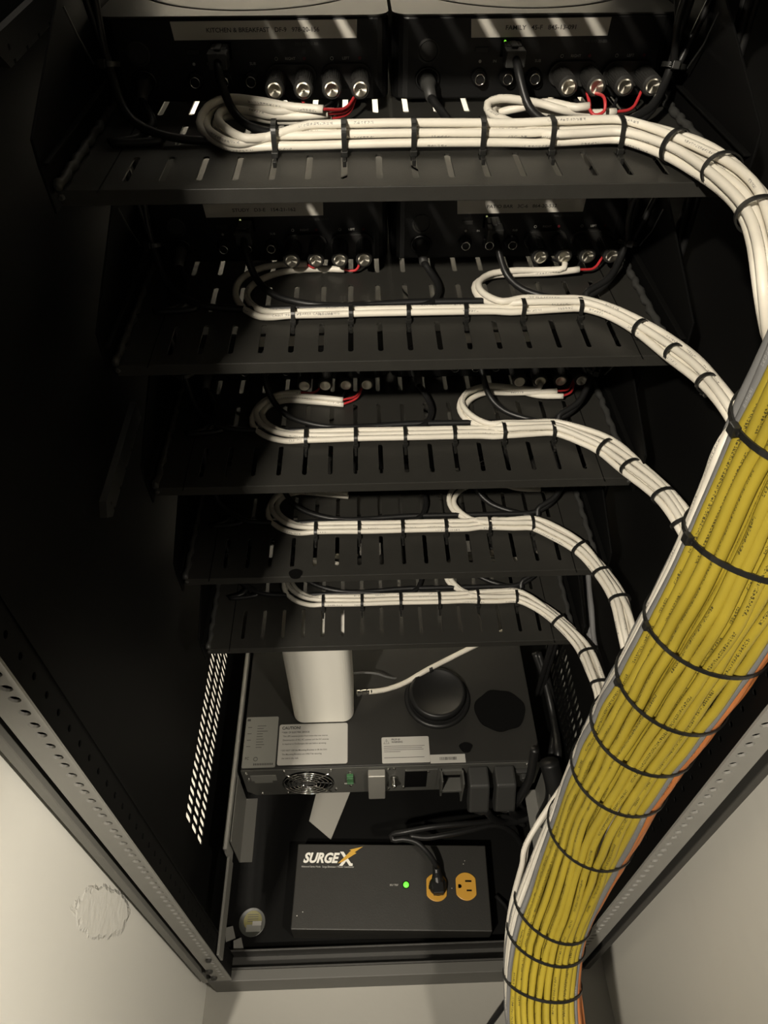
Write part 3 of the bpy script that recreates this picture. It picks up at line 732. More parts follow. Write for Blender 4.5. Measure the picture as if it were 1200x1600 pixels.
for i in range(5):
    SPI = spine(i); FR = frames(SPI, A0=(0, -1, 0))
    Lo, Ro = offs(NL[i], NR[i])
    for side, off, cnt in ((-1, Lo, NL[i]), (1, Ro, NR[i])):
        for k in range(cnt):
            a, b = off[k]; d = 2 * RW * 1.03
            pts = loop_pts(side, i, k)
            xs = -0.088 if side < 0 else 0.100
            nfr = len(FR)
            zlow = None
            ph = random.uniform(0, 6.3)
            for q in range(0, nfr):
                P, T, A, B = FR[q]
                if q < 40 and P.x < xs + (0.006 * (k % 2)) and P.y > 0.05: continue
                # B = T x A points up on the straight run
                up = B if B.z > 0 or q > 5 else -B
                if FR[0][3].z < 0: up = -B
                wv = 0.22 * math.sin(q * 0.55 + ph) if q > 12 else 0.10 * math.sin(q * 0.8 + ph)
                pts.append(P + A * ((a + wv) * d) + up * ((b + 0.10 * math.cos(q * 0.6 + ph)) * d))
            # into the trunk
            last = FR[-1][0]
            j = trunk_at_z(last.z - (0.045 if i else 0.03 if (side < 0 and k < 2) else 0.09))
            if i == 0 and side < 0 and k < 2:
                for jj in range(j, len(TF), 4): pts.append(ring_pt(jj, 70.5 + 9.5 * k + 1.5 * math.sin(jj * .12 + k), TR + 0.0006))
            elif i == 4 and side < 0 and k < 2:
                j = trunk_at_z(last.z - 0.05)
                for jj in range(j, len(TF), 4): pts.append(ring_pt(jj, 99.5 + 9 * k, TR + 0.0008 + 0.010 * math.exp(-(jj - j) / 9.0)))
            else:
                if core_i >= len(coreslot): core_i = len(coreslot) - 1
                cu_, cv_ = coreslot[core_i]; core_i += 1
                for jj in range(j, len(TF), 4):
                    P, T, f, l = TF[jj]; pts.append(P + f * (cu_ - 0.004) + l * cv_)
            lab = 'white speaker cable from the %s amplifier of the %s shelf, %s in its loop' % ('left' if side < 0 else 'right', SPN[i],
                  (['outermost', 'innermost'] if cnt == 2 else ['outermost', 'middle', 'innermost'] if cnt == 3 else ['outermost', 'second', 'third', 'innermost'])[k])
            o, P = cable('speaker_cable', pts, RW, WHITE, lab, 'cable', 'white speaker cables', seg=10, step=0.005)
            white_paths[(i, side, k)] = P
            # bared conductors from the cut sheath end to the binding posts
            e = P[0]; ax = side * AX; pz = -i * H + 0.0145
            # choose a post pair
            fin = e.x - ax > 0.055
            pr = PXS[3] if fin else PXS[1]; pk = PXS[2] if fin else PXS[0]
            if i < 3:
                t1 = Vector((ax + pr - 0.003, 0.139, pz)); t2 = Vector((ax + pk + 0.004, 0.145, pz - 0.001))
                e0 = e + (P[1] - P[0]).normalized() * 0.001
                if side > 0 and i == 0 and k == 1:
                    mid = [e + Vector((0.003, -0.006, -0.004)), e + Vector((0.010, -0.005, -0.002)), e + Vector((0.010, 0.0, 0.005))]
                else: mid = [e.lerp(t1, 0.5) + Vector((0.003, -0.002, -0.004))]
                MB().tube(smooth_path([e0] + mid + [t1], 0.002), 0.0012, 8).build('red_conductor', WIRER, o, smooth=True)
                MB().tube(smooth_path([e0 + Vector((0, 0.002, 0)), e.lerp(t2, 0.5) + Vector((0, 0.006, -0.003)), t2], 0.002), 0.0012, 8).build('black_conductor', WIREK, o, smooth=True)

    # ties through the shelf slots
    zz = -i * H
    for q in range(6):
        x = -0.0832 + 0.04775 * q
        nn = NL[i] + (NR[i] if q >= 4 else 0)
        wy = {4: 0.0094, 3: 0.0092, 2: 0.0062}[NL[i]] + (0.0016 if q >= 4 and NL[i] == 4 else 0)
        ht = 0.0098 if (NL[i] == 4 or q >= 4) else 0.0064
        ht = 0.0182 if NL[i] == 4 else ht + 0.0028
        yc = BY
        loop = [(yc - wy, zz + 0.001), (yc - wy - 0.0004, zz + ht * .5), (yc - wy * 0.75, zz + ht), (yc + wy * 0.6, zz + ht + 0.0006), (yc + wy, zz + ht * .6), (yc + wy + 0.003, zz - 0.001), (yc + wy, zz - 0.0028), (yc - wy - 0.001, zz - 0.0028)]
        pts = smooth_path([Vector((x, a, b)) for a, b in loop + loop[:1]], 0.0015)
        vs = []; fs = []
        np_ = len(pts) - 1
        cen = Vector((x, yc, zz + 0.004))
        for p in pts[:-1]:
            o_ = (p - cen).normalized()
            for dx, t in ((-0.0017, 0), (0.0017, 0), (0.0017, 0.0008), (-0.0017, 0.0008)):
                vs.append(p + Vector((dx, 0, 0)) + o_ * t)
        for a in range(np_):
            b_ = (a + 1) % np_
            for c_ in range(4):
                d_ = (c_ + 1) % 4; fs.append((a * 4 + c_, a * 4 + d_, b_ * 4 + d_, b_ * 4 + c_))
        t_ = MB().add(vs, fs).build('shelf_cable_tie', TIE)
        tag(t_, 'black cable tie holding the white bundle down to the %s shelf, %s' % (SPN[i], ['leftmost', 'second from left', 'third from left', 'fourth from left', 'fifth from left', 'sixth from left'][q]), 'cable tie', 'cable ties through the shelves')
        MB().box(x - 0.0024, x + 0.0024, yc - wy - 0.0040, yc - wy - 0.0006, zz + 0.0002, zz + 0.0040).build('head', TIE, t_, bevel=0.0005)
        MB().box(x - 0.0012, x + 0.0012, yc - wy - 0.0110, yc - wy - 0.0030, zz - 0.0035, zz + 0.0006).build('tail', TIE, t_, bevel=0.0003)
    # ties on the free run
    tpx = [[(1054, 241), (1128, 283), (1183, 352)], [(994, 510), (1049, 553), (1100, 600)], [(938, 697), (984, 733), (1036, 776), (1066, 838)],
           [(902, 857), (944, 900), (968, 937), (983, 1012)], [(868, 968), (920, 1023), (940, 1078)]][i]
    for q, (x, y) in enumerate(tpx):
        def prj(P):
            d = P - CAMP; z_ = d.dot(CF); return Vector((600 + FPX * d.dot(CR) / z_, 800 - FPX * d.dot(CU) / z_))
        b_ = min(range(9, len(FR)), key=lambda j: (prj(FR[j][0]) - Vector((x, y))).length)
        P, T, A, B = FR[b_]
        ra = {4: 0.0118, 3: 0.0098, 2: 0.0067}[NL[i]]; rb = 0.0100 if NL[i] == 4 else 0.0064 if NR[i] == 2 else 0.0072
        up = -B if FR[0][3].z < 0 else B
        tie_ring('bundle_cable_tie', P + up * (0.0050 if i == 0 else 0.0026) - A * (0.0012 if i == 0 else 0), T, A, up, ra, rb, 0.0034, 0.0010,
                 'black cable tie on the %s shelf bundle where it hangs free, %s' % (SPN[i], ['nearest the shelf', 'second from the shelf', 'third from the shelf', 'fourth from the shelf'][q]), 'cable ties on hanging bundles', head=-100)

# printed wording that can be read on the study loop cable
def wrap_text(path, s0, string, size, r, m, parent, up=0.0):
    mb = MB(); text(mb, string, size, Matrix.Identity(4), align='LEFT', space=1.15)
    L = [0.0]
    for a, b in zip(path, path[1:]): L.append(L[-1] + (b - a).length)
    out = []
    for (tx, ty, tz) in mb.v:
        s = s0 + tx; j = max(0, min(len(L) - 2, next((q for q in range(len(L) - 1) if L[q + 1] >= s), len(L) - 2)))
        t = (s - L[j]) / max(1e-6, L[j + 1] - L[j]); P = path[j].lerp(path[j + 1], t); T = (path[j + 1] - path[j]).normalized()
        nrm = (Vector((0, -0.45, 0.9)) - T * T.dot(Vector((0, -0.45, 0.9)))).normalized(); upv = nrm.cross(T)
        if upv.y < 0: upv = -upv
        a = (ty + up) / r
        out.append(P + nrm * ((r + 0.00012) * math.cos(a)) + upv * ((r + 0.00012) * math.sin(a)))
    mb.v = [tuple(p) for p in out]
    return mb.build('printed_wording', m, parent)
def find_s(path, x):
    L = 0.0; best = None
    for a, b in zip(path, path[1:]):
        L += (b - a).length
        if b.z < 99 and b.x > x and b.y < 0.08 and L > 0.12: return L
    return L
objs = [o for o in bpy.data.objects if o.name.startswith('speaker_cable')]
def sob(lab): return next(o for o in objs if o.get('label', '').startswith('white speaker cable from the %s' % lab))
CINK = mat('cable_ink', (0.20, 0.19, 0.17), 0.6)
p_ = white_paths[(1, -1, 0)]; wrap_text(p_, find_s(p_, -0.105), 'CABLE  16-2  SPEAKER CABLE  16AWG', 0.0020, RW, CINK, sob('left amplifier of the second shelf, outermost'), up=-0.0008)
p_ = white_paths[(2, -1, 0)]; wrap_text(p_, find_s(p_, -0.105), 'CL3  75C', 0.0020, RW, CINK, sob('left amplifier of the third shelf, outermost'), up=-0.0008)

# ------------------------------------------------------------------ black cords at the shelves
def plug_boot(mb, p, d, r0, r1, L):
    mb.lathe([(r0, 0), (r0, L * .35), (r1 * 1.15, L * .5), (r1, L)], p, d, 16)
for i in range(5):
    z = -i * H
    for s in (-1, 1):
        ax = s * AX; sd = 'left' if s < 0 else 'right'
        # power cord
        a = Vector((ax - 0.080, 0.158, z + 0.0185))
        root = empty('mains_cable', a, label='black power cord of the %s amplifier on the %s shelf' % (sd, SPN[i]), cat='cord', group='amplifier power cords')
        mb = MB(); plug_boot(mb, Vector((0, 0, 0)), (0.05, -1, -0.25), 0.0062, 0.0040, 0.024)
        mb.build('plug', BLKP, root, smooth=True)
        pts = [Vector((0.001, -0.022, -0.0055)), Vector((0.006, -0.030, -0.010)), Vector((0.011, -0.042, -0.013)), Vector((0.012, -0.058, -0.014)), Vector((0.004, -0.076, -0.0145)), Vector((-0.012, -0.0815, -0.0148))]
        if s > 0:
            pts += [Vector((x - a.x, 0.0795 - a.y, z + 0.0030 - a.z)) for x in (-0.03, -0.08, -0.13)]
        pts += [Vector(v) - a for v in ((-0.165, 0.082, z + 0.004 + 0.003 * (s > 0)), (-0.190, 0.100, z + 0.014), (-0.203, 0.125, z + 0.045), (-0.207 + 0.004 * s, 0.135, z + 0.09), (-0.207 + 0.004 * s, 0.130, z + 0.128))]
        MB().tube(smooth_path(pts, 0.005), 0.0030, 10).build('cord', BLK, root, smooth=True)
        # network lead
        e = Vector((ax - 0.0180, 0.158, z + 0.0385))
        root = empty('network_lead', e, label='black network lead plugged into the %s amplifier on the %s shelf' % (sd, SPN[i]), cat='cable', group='black network leads')
        mb = MB().box(-0.0060, 0.0060, -0.014, -0.001, -0.0045, 0.0055)
        mb.box(-0.0072, 0.0072, -0.025, -0.012, -0.0062, 0.0048).box(-0.0025, 0.0025, -0.019, -0.004, 0.0048, 0.0066)
        mb.build('plug', BLKP, root, bevel=0.0012)
        pts = [(0, -0.022, 0), (0.001, -0.030, -0.004), (0.004, -0.038, -0.014), (0.010, -0.046, -0.026), (0.022, -0.058, -0.0325), (0.045, -0.070, -0.0345), (0.075, -0.0765, -0.035)]
        pts = [Vector(p) for p in pts]
        if s < 0: pts += [Vector((x, 0.0845, z + 0.0035)) - e for x in (0.02, 0.07, 0.12)]
        pts += [Vector(v) - e for v in ((0.165, 0.086, z + 0.005 + 0.003 * (s > 0)), (0.186, 0.098, z + 0.013 + 0.003 * (s > 0)), (0.200, 0.118, z + 0.030), (0.206, 0.130, z + 0.055 + 0.005 * s), (0.204 + 0.006 * s, 0.134, z + 0.085), (0.206 + 0.006 * s, 0.130, z + 0.118))]
        MB().tube(smooth_path(pts, 0.005), 0.0031, 10).build('lead', BLK, root, smooth=True)
    # service loop + tie on the right
    c = Vector((0.205, 0.120, z + 0.083))
    pts = [Vector((0.203, 0.118, z + 0.035)), Vector((0.194, 0.108, z + 0.070)), Vector((0.198, 0.104, z + 0.100)), Vector((0.214, 0.110, z + 0.112)), Vector((0.222, 0.122, z + 0.095)), Vector((0.216, 0.126, z + 0.06)), Vector((0.207, 0.121, z + 0.036))]
    cable('service_loop', pts, 0.0026, BLK, 'slack loop of black cable tied at the right end of the %s shelf' % SPN[i], 'cable', 'slack black loops')
    t = tie_ring('harness_tie', Vector((0.204, 0.121, z + 0.036)), Vector((0.15, 0.3, 0.95)).normalized(), Vector((1, 0, -0.15)).normalized(), Vector((0, 1, -0.3)).normalized(), 0.008, 0.007, 0.0032, 0.001,
             'black cable tie gathering black leads at the right end of the %s shelf' % SPN[i], 'cable ties on black leads', head=-100)
    MB().tube([Vector((0.212, 0.115, z + 0.036)), Vector((0.216, 0.108, z + 0.052)), Vector((0.219, 0.104, z + 0.072))], 0.0007, 6).build('tail', TIE, t)
    t = tie_ring('harness_tie', Vector((-0.202, 0.123, z + 0.040)), Vector((0, 0.3, 0.95)).normalized(), Vector((1, 0, 0)), Vector((0, 1, -0.3)).normalized(), 0.008, 0.007, 0.0032, 0.001,
             'black cable tie gathering power cords at the left end of the %s shelf' % SPN[i], 'cable ties on black leads', head=-100)
    MB().tube([Vector((-0.210, 0.116, z + 0.042)), Vector((-0.214, 0.110, z + 0.06)), Vector((-0.217, 0.106, z + 0.078))], 0.0007, 6).build('tail', TIE, t)
# vertical black harness on the right, outside the side plates
for k in range(4):
    x = 0.236 + 0.0055 * (k % 2); y = 0.100 + 0.006 * (k // 2)
    pts = [Vector((x + 0.001 * math.sin(j + k), y + 0.0015 * math.cos(j * 1.3 + k), 0.30 - 0.06 * j)) for j in range(20)]
    cable('vertical_cord', pts, 0.0030, BLK, 'thin black cord running down the right side panel, %s of the bunch' % ['front left', 'front right', 'rear left', 'rear right'][k], 'cord', 'vertical black cords', seg=8, step=0.012)

# grey pair coming down from the fourth shelf
for k in range(2):
    pts = [px(914 + 5 * k, 880, D=.92), px(915 + 5 * k, 915, D=.90), px(918 + 6 * k, 950, D=.88), px(922 + 6 * k, 1000, D=.86), px(934 + 6 * k, 1040, D=.83), px(948 + 5 * k, 1090, D=.79), px(955 + 4 * k, 1130, D=.755)]
    cable('grey_riser_cable', pts, 0.0034, GREY, 'dark grey cable dropping behind the lowest shelf to the trunk, %s of two' % ('left' if k == 0 else 'right'), 'cable', 'grey cables behind the lowest shelf')

# ------------------------------------------------------------------ UPS
UZ, UY = -0.8085, -0.022
ups = empty('power_backup_unit', (0, UY, UZ - 0.0865), label='wide black rack-mount battery backup with grey rear panel and warning stickers, under the white router', cat='battery backup')
ux0, ux1, uh = -0.2165, 0.2165, 0.0865
def up_(mb, name, m, **k): return mb.build(name, m, ups, **k)
up_(MB().box(ux0, ux1, 0.002, 0.43, 0, uh), 'chassis', UPSB, bevel=0.0012)
out = [(ux0 + 0.012, 0.0), (ux1 - 0.012, 0.0), (ux1, 0.014), (ux1, uh - 0.001), (ux0, uh - 0.001), (ux0, 0.014)]
mb = MB(); plate(mb, out, [circ(-0.1225, 0.0420, 0.0370, 40), [(0.020, 0.012), (0.052, 0.012), (0.052, 0.070), (0.020, 0.070)]], 0.0016, basis((0, 0.0008, 0), (1, 0, 0), (0, 0, 1)))
up_(mb, 'rear_panel', UPSR)
up_(MB().box(ux0 + 0.001, ux1 - 0.001, 0.0018, 0.0024, 0.001, uh - 0.002), 'recess_backing', OUTD)
mb = MB()
for R in (0.012, 0.018, 0.024, 0.030, 0.036): mb.ring((-0.1225, -0.003, 0.042), (0, 1, 0), R, 0.0009, 40, 6)
for a in (45, 135, 225, 315):
    t = math.radians(a); mb.tube([Vector((-0.1225 + r * math.cos(t), -0.002, 0.042 + r * math.sin(t))) for r in (0.010, 0.025, 0.045)], 0.0010, 6)
fg = up_(mb, 'fan_guard', CHROME, smooth=True)
mb = MB().cyl((-0.1225, 0.0016, 0.042), (0, -1, 0), 0.012, 0.002, 24)
for k in range(7):
    t = 2 * PI * k / 7; M = Matrix.Translation((-0.1225, 0.0008, 0.042)) @ Matrix.Rotation(t, 4, 'Y') @ Matrix.Rotation(0.5, 4, 'Z')
    mb.box(-0.006, 0.006, -0.0004, 0.0004, 0.012, 0.034, M=M)
up_(mb, 'fan', BLKP)
up_(MB().box(-0.205, -0.168, -0.0006, 0, 0.052, 0.070).box(-0.201, -0.175, -0.0006, 0, 0.045, 0.052), 'serial_sticker', STICKG)
up_(MB().box(-0.0345, -0.0095, -0.012, -0.0002, 0.000, 0.080), 'terminal_cover', mat('brushed_cover', (0.33, 0.32, 0.29), 0.4, metal=0.4), bevel=0.0015)
up_(MB().box(-0.0655, -0.0560, -0.005, 0, 0.040, 0.066).box(-0.0655, -0.0560, -0.006, 0, 0.042, 0.046).box(-0.0655, -0.0560, -0.006, 0, 0.058, 0.062), 'green_terminal_block', GRN, bevel=0.0004)
up_(MB().box(-0.0700, -0.0560, -0.0004, 0, 0.031, 0.034), 'white_marking', PRINT)
mb = MB()
for x, z in ((-0.210, 0.078), (-0.2085, 0.058), (-0.195, 0.006), (-0.155, 0.081), (-0.088, 0.081), (-0.156, 0.006), (-0.083, 0.014), (-0.0605, 0.072), (-0.0605, 0.026), (-0.0045, 0.080), (-0.0045, 0.010), (0.0035, 0.080), (0.054, 0.068), (0.0185, 0.014), (0.196, 0.080), (0.201, 0.050), (-0.022, 0.0)):
    mb.lathe([(0.0024, 0), (0.0024, 0.001), (0.0014, 0.0020)], (x, 0, z), (0, -1, 0), 12)
up_(mb, 'screws', CHROME)
up_(MB().lathe([(0.0050, 0), (0.0050, 0.004), (0.0035, 0.006), (0.0035, 0.014), (0.002, 0.016)], (0.0035, 0, 0.050), (0, -1, 0), 14).lathe([(0.003, 0), (0.0035, 0.008), (0.001, 0.010)], (0.0035, 0, 0.034), (0, -1, 0.2), 12), 'signal_connector', CHROME, smooth=True)
up_(MB().box(0.0195, 0.0525, 0.0, 0.03, 0.0115, 0.0705, 0), 'inlet_recess', OUTD)
up_(MB().box(0.0195, 0.0525, -0.0012, 0.0005, 0.070, 0.073).box(0.0535, 0.067, -0.0012, 0, 0.010, 0.074), 'inlet_frame', UPSR)
mb = MB().box(0.070, 0.104, -0.004, 0, 0.060, 0.074).box(0.071, 0.0735, -0.020, 0, 0.024, 0.074).box(0.071, 0.104, -0.020, 0, 0.036, 0.042).box(0.1015, 0.104, -0.024, 0, 0.012, 0.074)
up_(mb, 'cord_retainer', UPSR, bevel=0.0005)
up_(MB().box(0.0735, 0.1015, -0.0006, 0, 0.044, 0.062), 'network_socket', OUTD)
up_(MB().prism([(0.180, 0.066), (0.206, 0.066), (0.193, 0.044)], -0.006, 0, 'XZ').cyl((0.193, -0.006, 0.058), (0, -1, 0), 0.006, 0.008, 14), 'ground_knob', BLKP, bevel=0.001)
# stickers on the lid
def sticker(name, x0, x1, y0, y1, m, lines, parent=ups, zt=uh, rad=0.002, extra=None):
    mb = MB(); mb.prism(rrect(x0, x1, y0, y1, rad, 3), zt, zt + 0.0004, 'XY')
    for (s_, sz, lx, ly, bold) in lines: text(mb, s_, sz, on_top(lx, ly, zt + 0.0006), 1, align='LEFT', bold=bold + 0.08, sx=0.92)
    if extra: extra(mb, zt + 0.0005)
    return mb.build(name, [m, INK], parent)
yo = -UY
def ex1(mb, z):
    for k in range(9): mb.box(-0.198, -0.198 + random.uniform(.008, .020), 0.068 - 0.0042 * k, 0.0688 - 0.0042 * k, z - .0001, z, 1)
    for k in range(4): mb.box(-0.212, -0.206, 0.066 - 0.010 * k, 0.0668 - 0.010 * k, z - .0001, z, 1)
    mb.box(-0.214, -0.209, 0.0765, 0.0800, z - .0001, z, 1)
    mb.ring((-0.1965, 0.017, z), (0, 0, 1), 0.0028, 0.0004, 16, 4, mi=1)
    for k in range(12): mb.box(-0.199 + 0.0024 * k, -0.1975 + 0.0024 * k, 0.0075, 0.0105, z - .0001, z, 1)
sticker('rating_sticker', -0.2155, -0.1675, 0.004, 0.083, STICKG, [('FC', 0.0038, -0.212, 0.018, 0.1)], extra=ex1)
sticker('caution_sticker', -0.1650, -0.0635, 0.0065, 0.0695, STICK, [('CAUTION!', 0.0044, -0.161, 0.0635, 0.25), ('* RISK OF ELECTRIC SHOCK', 0.0025, -0.161, 0.0565, 0.1),
    ('This UPS receives power from more than one source.', 0.0023, -0.159, 0.0505, 0), ('Disconnection of ALL AC sources and the DC sources', 0.0023, -0.159, 0.0445, 0), ('is required to De-Energize this unit before servicing.', 0.0023, -0.159, 0.0385, 0),
    ('* DO NOT USE the Mounting Brackets to lift the Unit.', 0.0023, -0.161, 0.0285, 0.03), ('The Mounting Brackets are ONLY for securing', 0.0023, -0.159, 0.0225, 0), ('the Unit in the rack.', 0.0023, -0.159, 0.0165, 0)], rad=0.003)
def ex3(mb, z):
    mb.tube([Vector((-0.0105, 0.0345, z)), Vector((-0.0065, 0.0415, z)), Vector((-0.0025, 0.0345, z))], 0.0004, 4, closed=True, mi=1)
    mb.box(-0.0068, -0.0062, 0.0365, 0.0395, z - .0001, z, 1)
    for k, wd in enumerate((.060, .056, .058, .024)): mb.box(-0.0105, -0.0105 + wd, 0.0300 - 0.0028 * k, 0.0306 - 0.0028 * k, z - .0001, z, 1)
    mb.box(-0.0105, 0.0480, 0.0125, 0.0132, z - .0001, z, 1)
sticker('warning_sticker', -0.0135, 0.0560, 0.0045, 0.0445, STICK, [('PROP 65', 0.0026, 0.001, 0.0405, 0.2), ('WARNING', 0.0026, 0.001, 0.0365, 0.2)], extra=ex3)
def ex4(mb, z):
    for k in range(16): mb.box(0.070 + 0.00155 * k, 0.0709 + 0.00155 * k + random.uniform(-.0003, .0003), 0.0070, 0.0115, z - .0001, z, 1)
sticker('barcode_sticker', 0.0562, 0.1070, 0.0025, 0.0155, STICK, [], rad=0.0006, extra=ex4)

# things on top of the backup unit
puck = empty('round_black_puck', px(683, 1092, Z=UZ), label='round black two-step puck lying on the battery backup, right of the white router', cat='puck')
MB().lathe([(0.0500, 0), (0.0505, 0.003), (0.0490, 0.006), (0.0450, 0.007), (0.0440, 0.006), (0.043, 0.006)], (0, 0, 0), (0, 0, 1), 56).build('base', BLK, puck, smooth=True)
MB().lathe([(0.0425, 0), (0.0430, 0.010), (0.0410, 0.013), (0.0380, 0.0135), (0.0370, 0.0125), (0.001, 0.0125)], (0, 0.002, 0.006), (0, 0, 1), 56).build('lid', BLK, puck, smooth=True)
p0 = px(781, 1110, Z=UZ)
o = MB().prism([(0.0385 * (1 + 0.03 * math.sin(5 * t)) * math.cos(t), 0.0340 * (1 + 0.04 * math.sin(7 * t + 1)) * math.sin(t)) for t in [2 * PI * k / 48 for k in range(48)]], 0.0002, 0.0016, 'XY').build('felt_disc', OUTD, loc=p0)
tag(o, 'flat ragged black disc on the battery backup lid, right of the round puck', 'disc')
p0 = px(728, 1168, Z=UZ)
o = MB().prism([(0.0095 * math.cos(t) * (1 + .15 * math.sin(3 * t)), 0.008 * math.sin(t)) for t in [2 * PI * k / 20 for k in range(20)]], 0.0002, 0.0012, 'XY').build('felt_dot', OUTD, loc=p0)
tag(o, 'small black spot above the barcode sticker on the battery backup lid', 'disc')

# white router
rt = empty('white_router', (-0.0992, 0.0475, UZ), label='tall white plastic router standing on the battery backup', cat='router')
MB().prism(rrect(-0.0450, 0.0450, 0.0, 0.085, 0.016, 8), 0.002, 0.205, 'XY').build('housing', ROUT, rt, bevel=0.003)
MB().prism(rrect(-0.043, 0.043, 0.002, 0.083, 0.015, 6), 0.0, 0.002, 'XY').build('foot_plate', STICKG, rt)
lp = px(556, 1074, X=-0.0541)
MB().cyl(Vector((0.0451, lp.y - 0.0475, lp.z - UZ)), (1, 0, 0), 0.0022, 0.0015, 12).build('green_light', LEDG, rt)
# coaxial lead from the router
c0 = px(558, 1083, Y=0.085)
cx = empty('coaxial_cable', c0, label='white coaxial cable with crimped metal connector leaving the right side of the router', cat='cable')
d0 = (px(600, 1078, Y=0.092) - c0).normalized()
MB().lathe([(0.0048, 0), (0.0048, 0.004), (0.0036, 0.0045), (0.0036, 0.007), (0.0044, 0.0075), (0.0044, 0.014), (0.0036, 0.015), (0.0036, 0.022), (0.0030, 0.023)], (0, 0, 0), d0, 16).build('connector', CHROME, cx)
pts = [c0 + d0 * 0.018, px(600, 1078, Y=0.094), px(630, 1068, Y=0.105), px(665, 1048, Y=0.12), px(700, 1030, Y=0.135), px(740, 1010, Y=0.15), px(790, 985, Y=0.17)]
MB().tube([p - c0 for p in smooth_path(pts, 0.005)], 0.0040, 12).build('lead', WHITE, cx, smooth=True)
t = px(672, 1046, Y=0.122)
tt = tie_ring('coax_tie', t, (px(700, 1030, Y=0.135) - px(665, 1048, Y=0.12)).normalized(), Vector((0, 0.4, 0.9)).normalized(), Vector((0.3, -0.9, 0.4)).normalized(), 0.0046, 0.0046, 0.0055, 0.0008, 'black strap on the white coaxial cable above the round puck', 'cable ties')
cable('thin_grey_lead', [px(552, 1052, Y=0.10), px(572, 1051, Y=0.105), px(590, 1053, Y=0.11), px(606, 1058, Y=0.115), px(626, 1060, Y=0.125), px(660, 1056, Y=0.14)], 0.0016, GREY, 'thin grey lead with small plug above the coaxial cable', 'cable')
cable('thin_black_lead', [px(700, 1026, Y=0.15), px(680, 1036, Y=0.145), px(650, 1052, Y=0.135), px(620, 1062, Y=0.128)], 0.0016, BLK, 'thin black lead behind the white coaxial cable', 'cable')

# plugs and cords at the backup unit
for k, (x, lb) in enumerate(((0.1245, 'left'), (0.1625, 'right'))):
    a = Vector((x, UY, UZ - 0.020))
    root = empty('outlet_plug', a, label='dark grey plug with thick cord in the back of the battery backup, %s of two' % lb, cat='plug', group='plugs in the battery backup')
    mb = MB(); mb.prism([(0.0, 0.014), (-0.030, 0.012), (-0.050, -0.030), (-0.042, -0.050), (-0.026, -0.046), (-0.018, -0.016), (0.0, -0.014)], -0.0145, 0.0145, 'YZ')
    mb.build('plug_body', BLKP, root, bevel=0.003)
    e = a + Vector((0, -0.043, -0.046))
    if k == 0: tail = [px(757, 1266, Y=-0.068), px(770, 1278, Y=-0.068), px(792, 1285, Y=-0.062), px(830, 1275, Y=-0.05), px(866, 1240, Y=-0.03), px(872, 1180, Y=-0.01)]
    else: tail = [px(794, 1262, Y=-0.066), px(803, 1272, Y=-0.062), px(818, 1271, Y=-0.05), px(835, 1258, Y=-0.03), px(858, 1225, Y=-0.015), px(862, 1180, Y=0.0)]
    tail += [px(864 + 3 * k, 1120, Y=0.06 + .01 * k), px(850 + 4 * k, 1060, Y=0.11), px(836 + 5 * k, 1020, Y=0.14)]
    MB().tube([p - a for p in smooth_path([e + Vector((0, 0.006, 0.01)), e] + tail, 0.006)], 0.0056, 12).build('cord', BLK, root, smooth=True)
cable('thick_black_cord', [px(836, 1170, Y=-0.028), px(826, 1220, Y=-0.045), px(810, 1248, Y=-0.055), px(800, 1262, Y=-0.05)], 0.0062, BLK, 'short thick black cord slanting down beside the ground knob of the battery backup', 'cord')
cable('drooping_black_cord', [px(858, 1190, Y=-0.03), px(868, 1240, Y=-0.06), px(850, 1285, Y=-0.07), px(840, 1340, Y=-0.08), px(838, 1400, Y=-0.10), px(830, 1450, Y=-0.13)], 0.014, BLK, 'very thick black cord dropping from the battery backup to the rack base', 'cord')

# ------------------------------------------------------------------ power conditioner box
SZ = -0.952
c_ = [px(462.7, 1319.7, Z=SZ), px(760, 1319.7, Z=SZ), px(454, 1452.5, Z=SZ), px(769.5, 1455.6, Z=SZ)]
rz = math.atan2(c_[3].y - c_[2].y, c_[3].x - c_[2].x)
org = c_[2]
cond = empty('power_conditioner', (org.x, org.y, -1.0), rz=rz, label='dark grey power conditioner box with yellow outlets and green light on the rack base', cat='power conditioner')
Wd = (c_[3] - c_[2]).length; Dp = 0.5 * ((c_[0] - c_[2]).length + (c_[1] - c_[3]).length); Hh = SZ + 1.0
MB().box(0, Wd, 0, Dp, 0.0, Hh).build('case', SURG, cond, bevel=0.0014)
def loc2(x, y):
    p = px(x, y, Z=SZ) - org; return (p.x * math.cos(-rz) - p.y * math.sin(-rz), p.x * math.sin(-rz) + p.y * math.cos(-rz))
zt = Hh + 0.0003
mb = MB()
lx, ly = loc2(474, 1341)
text(mb, 'SURGE', 0.0135, on_top(lx, ly, zt), 0, align='LEFT', shear=0.30, bold=0.42, sx=0.88)
mb.build('logo_word', LOGO, cond); mb = MB()
xx, xy = loc2(541, 1342)
text(mb, 'X', 0.0185, on_top(xx, xy - 0.001, zt), 0, align='CENTER', shear=0.0, bold=0.40, sx=0.9)
dx_, dy_ = loc2(550, 1347); mb.cyl((dx_, dy_ - 0.003, Hh), (0, 0, 1), 0.0013, 0.0004, 12)
mb.build('logo_lettering', LOGO, cond); mb = MB()
lx2, ly2 = loc2(471, 1354)
text(mb, 'Advanced Series Mode   Surge Eliminator / Power Conditioner', 0.0026, on_top(lx2, ly2, zt), 0, align='LEFT', sx=0.83)
q1 = loc2(609, 1383); text(mb, 'SELF TEST', 0.0024, on_top(q1[0], q1[1], zt), 0, align='LEFT', sx=0.85)
bolt = [loc2(x, y) for x, y in ((528, 1349), (549, 1329), (546, 1328), (567, 1323), (554, 1332), (557, 1333), (535, 1347))]
mb.build('small_lettering', PRINT, cond)
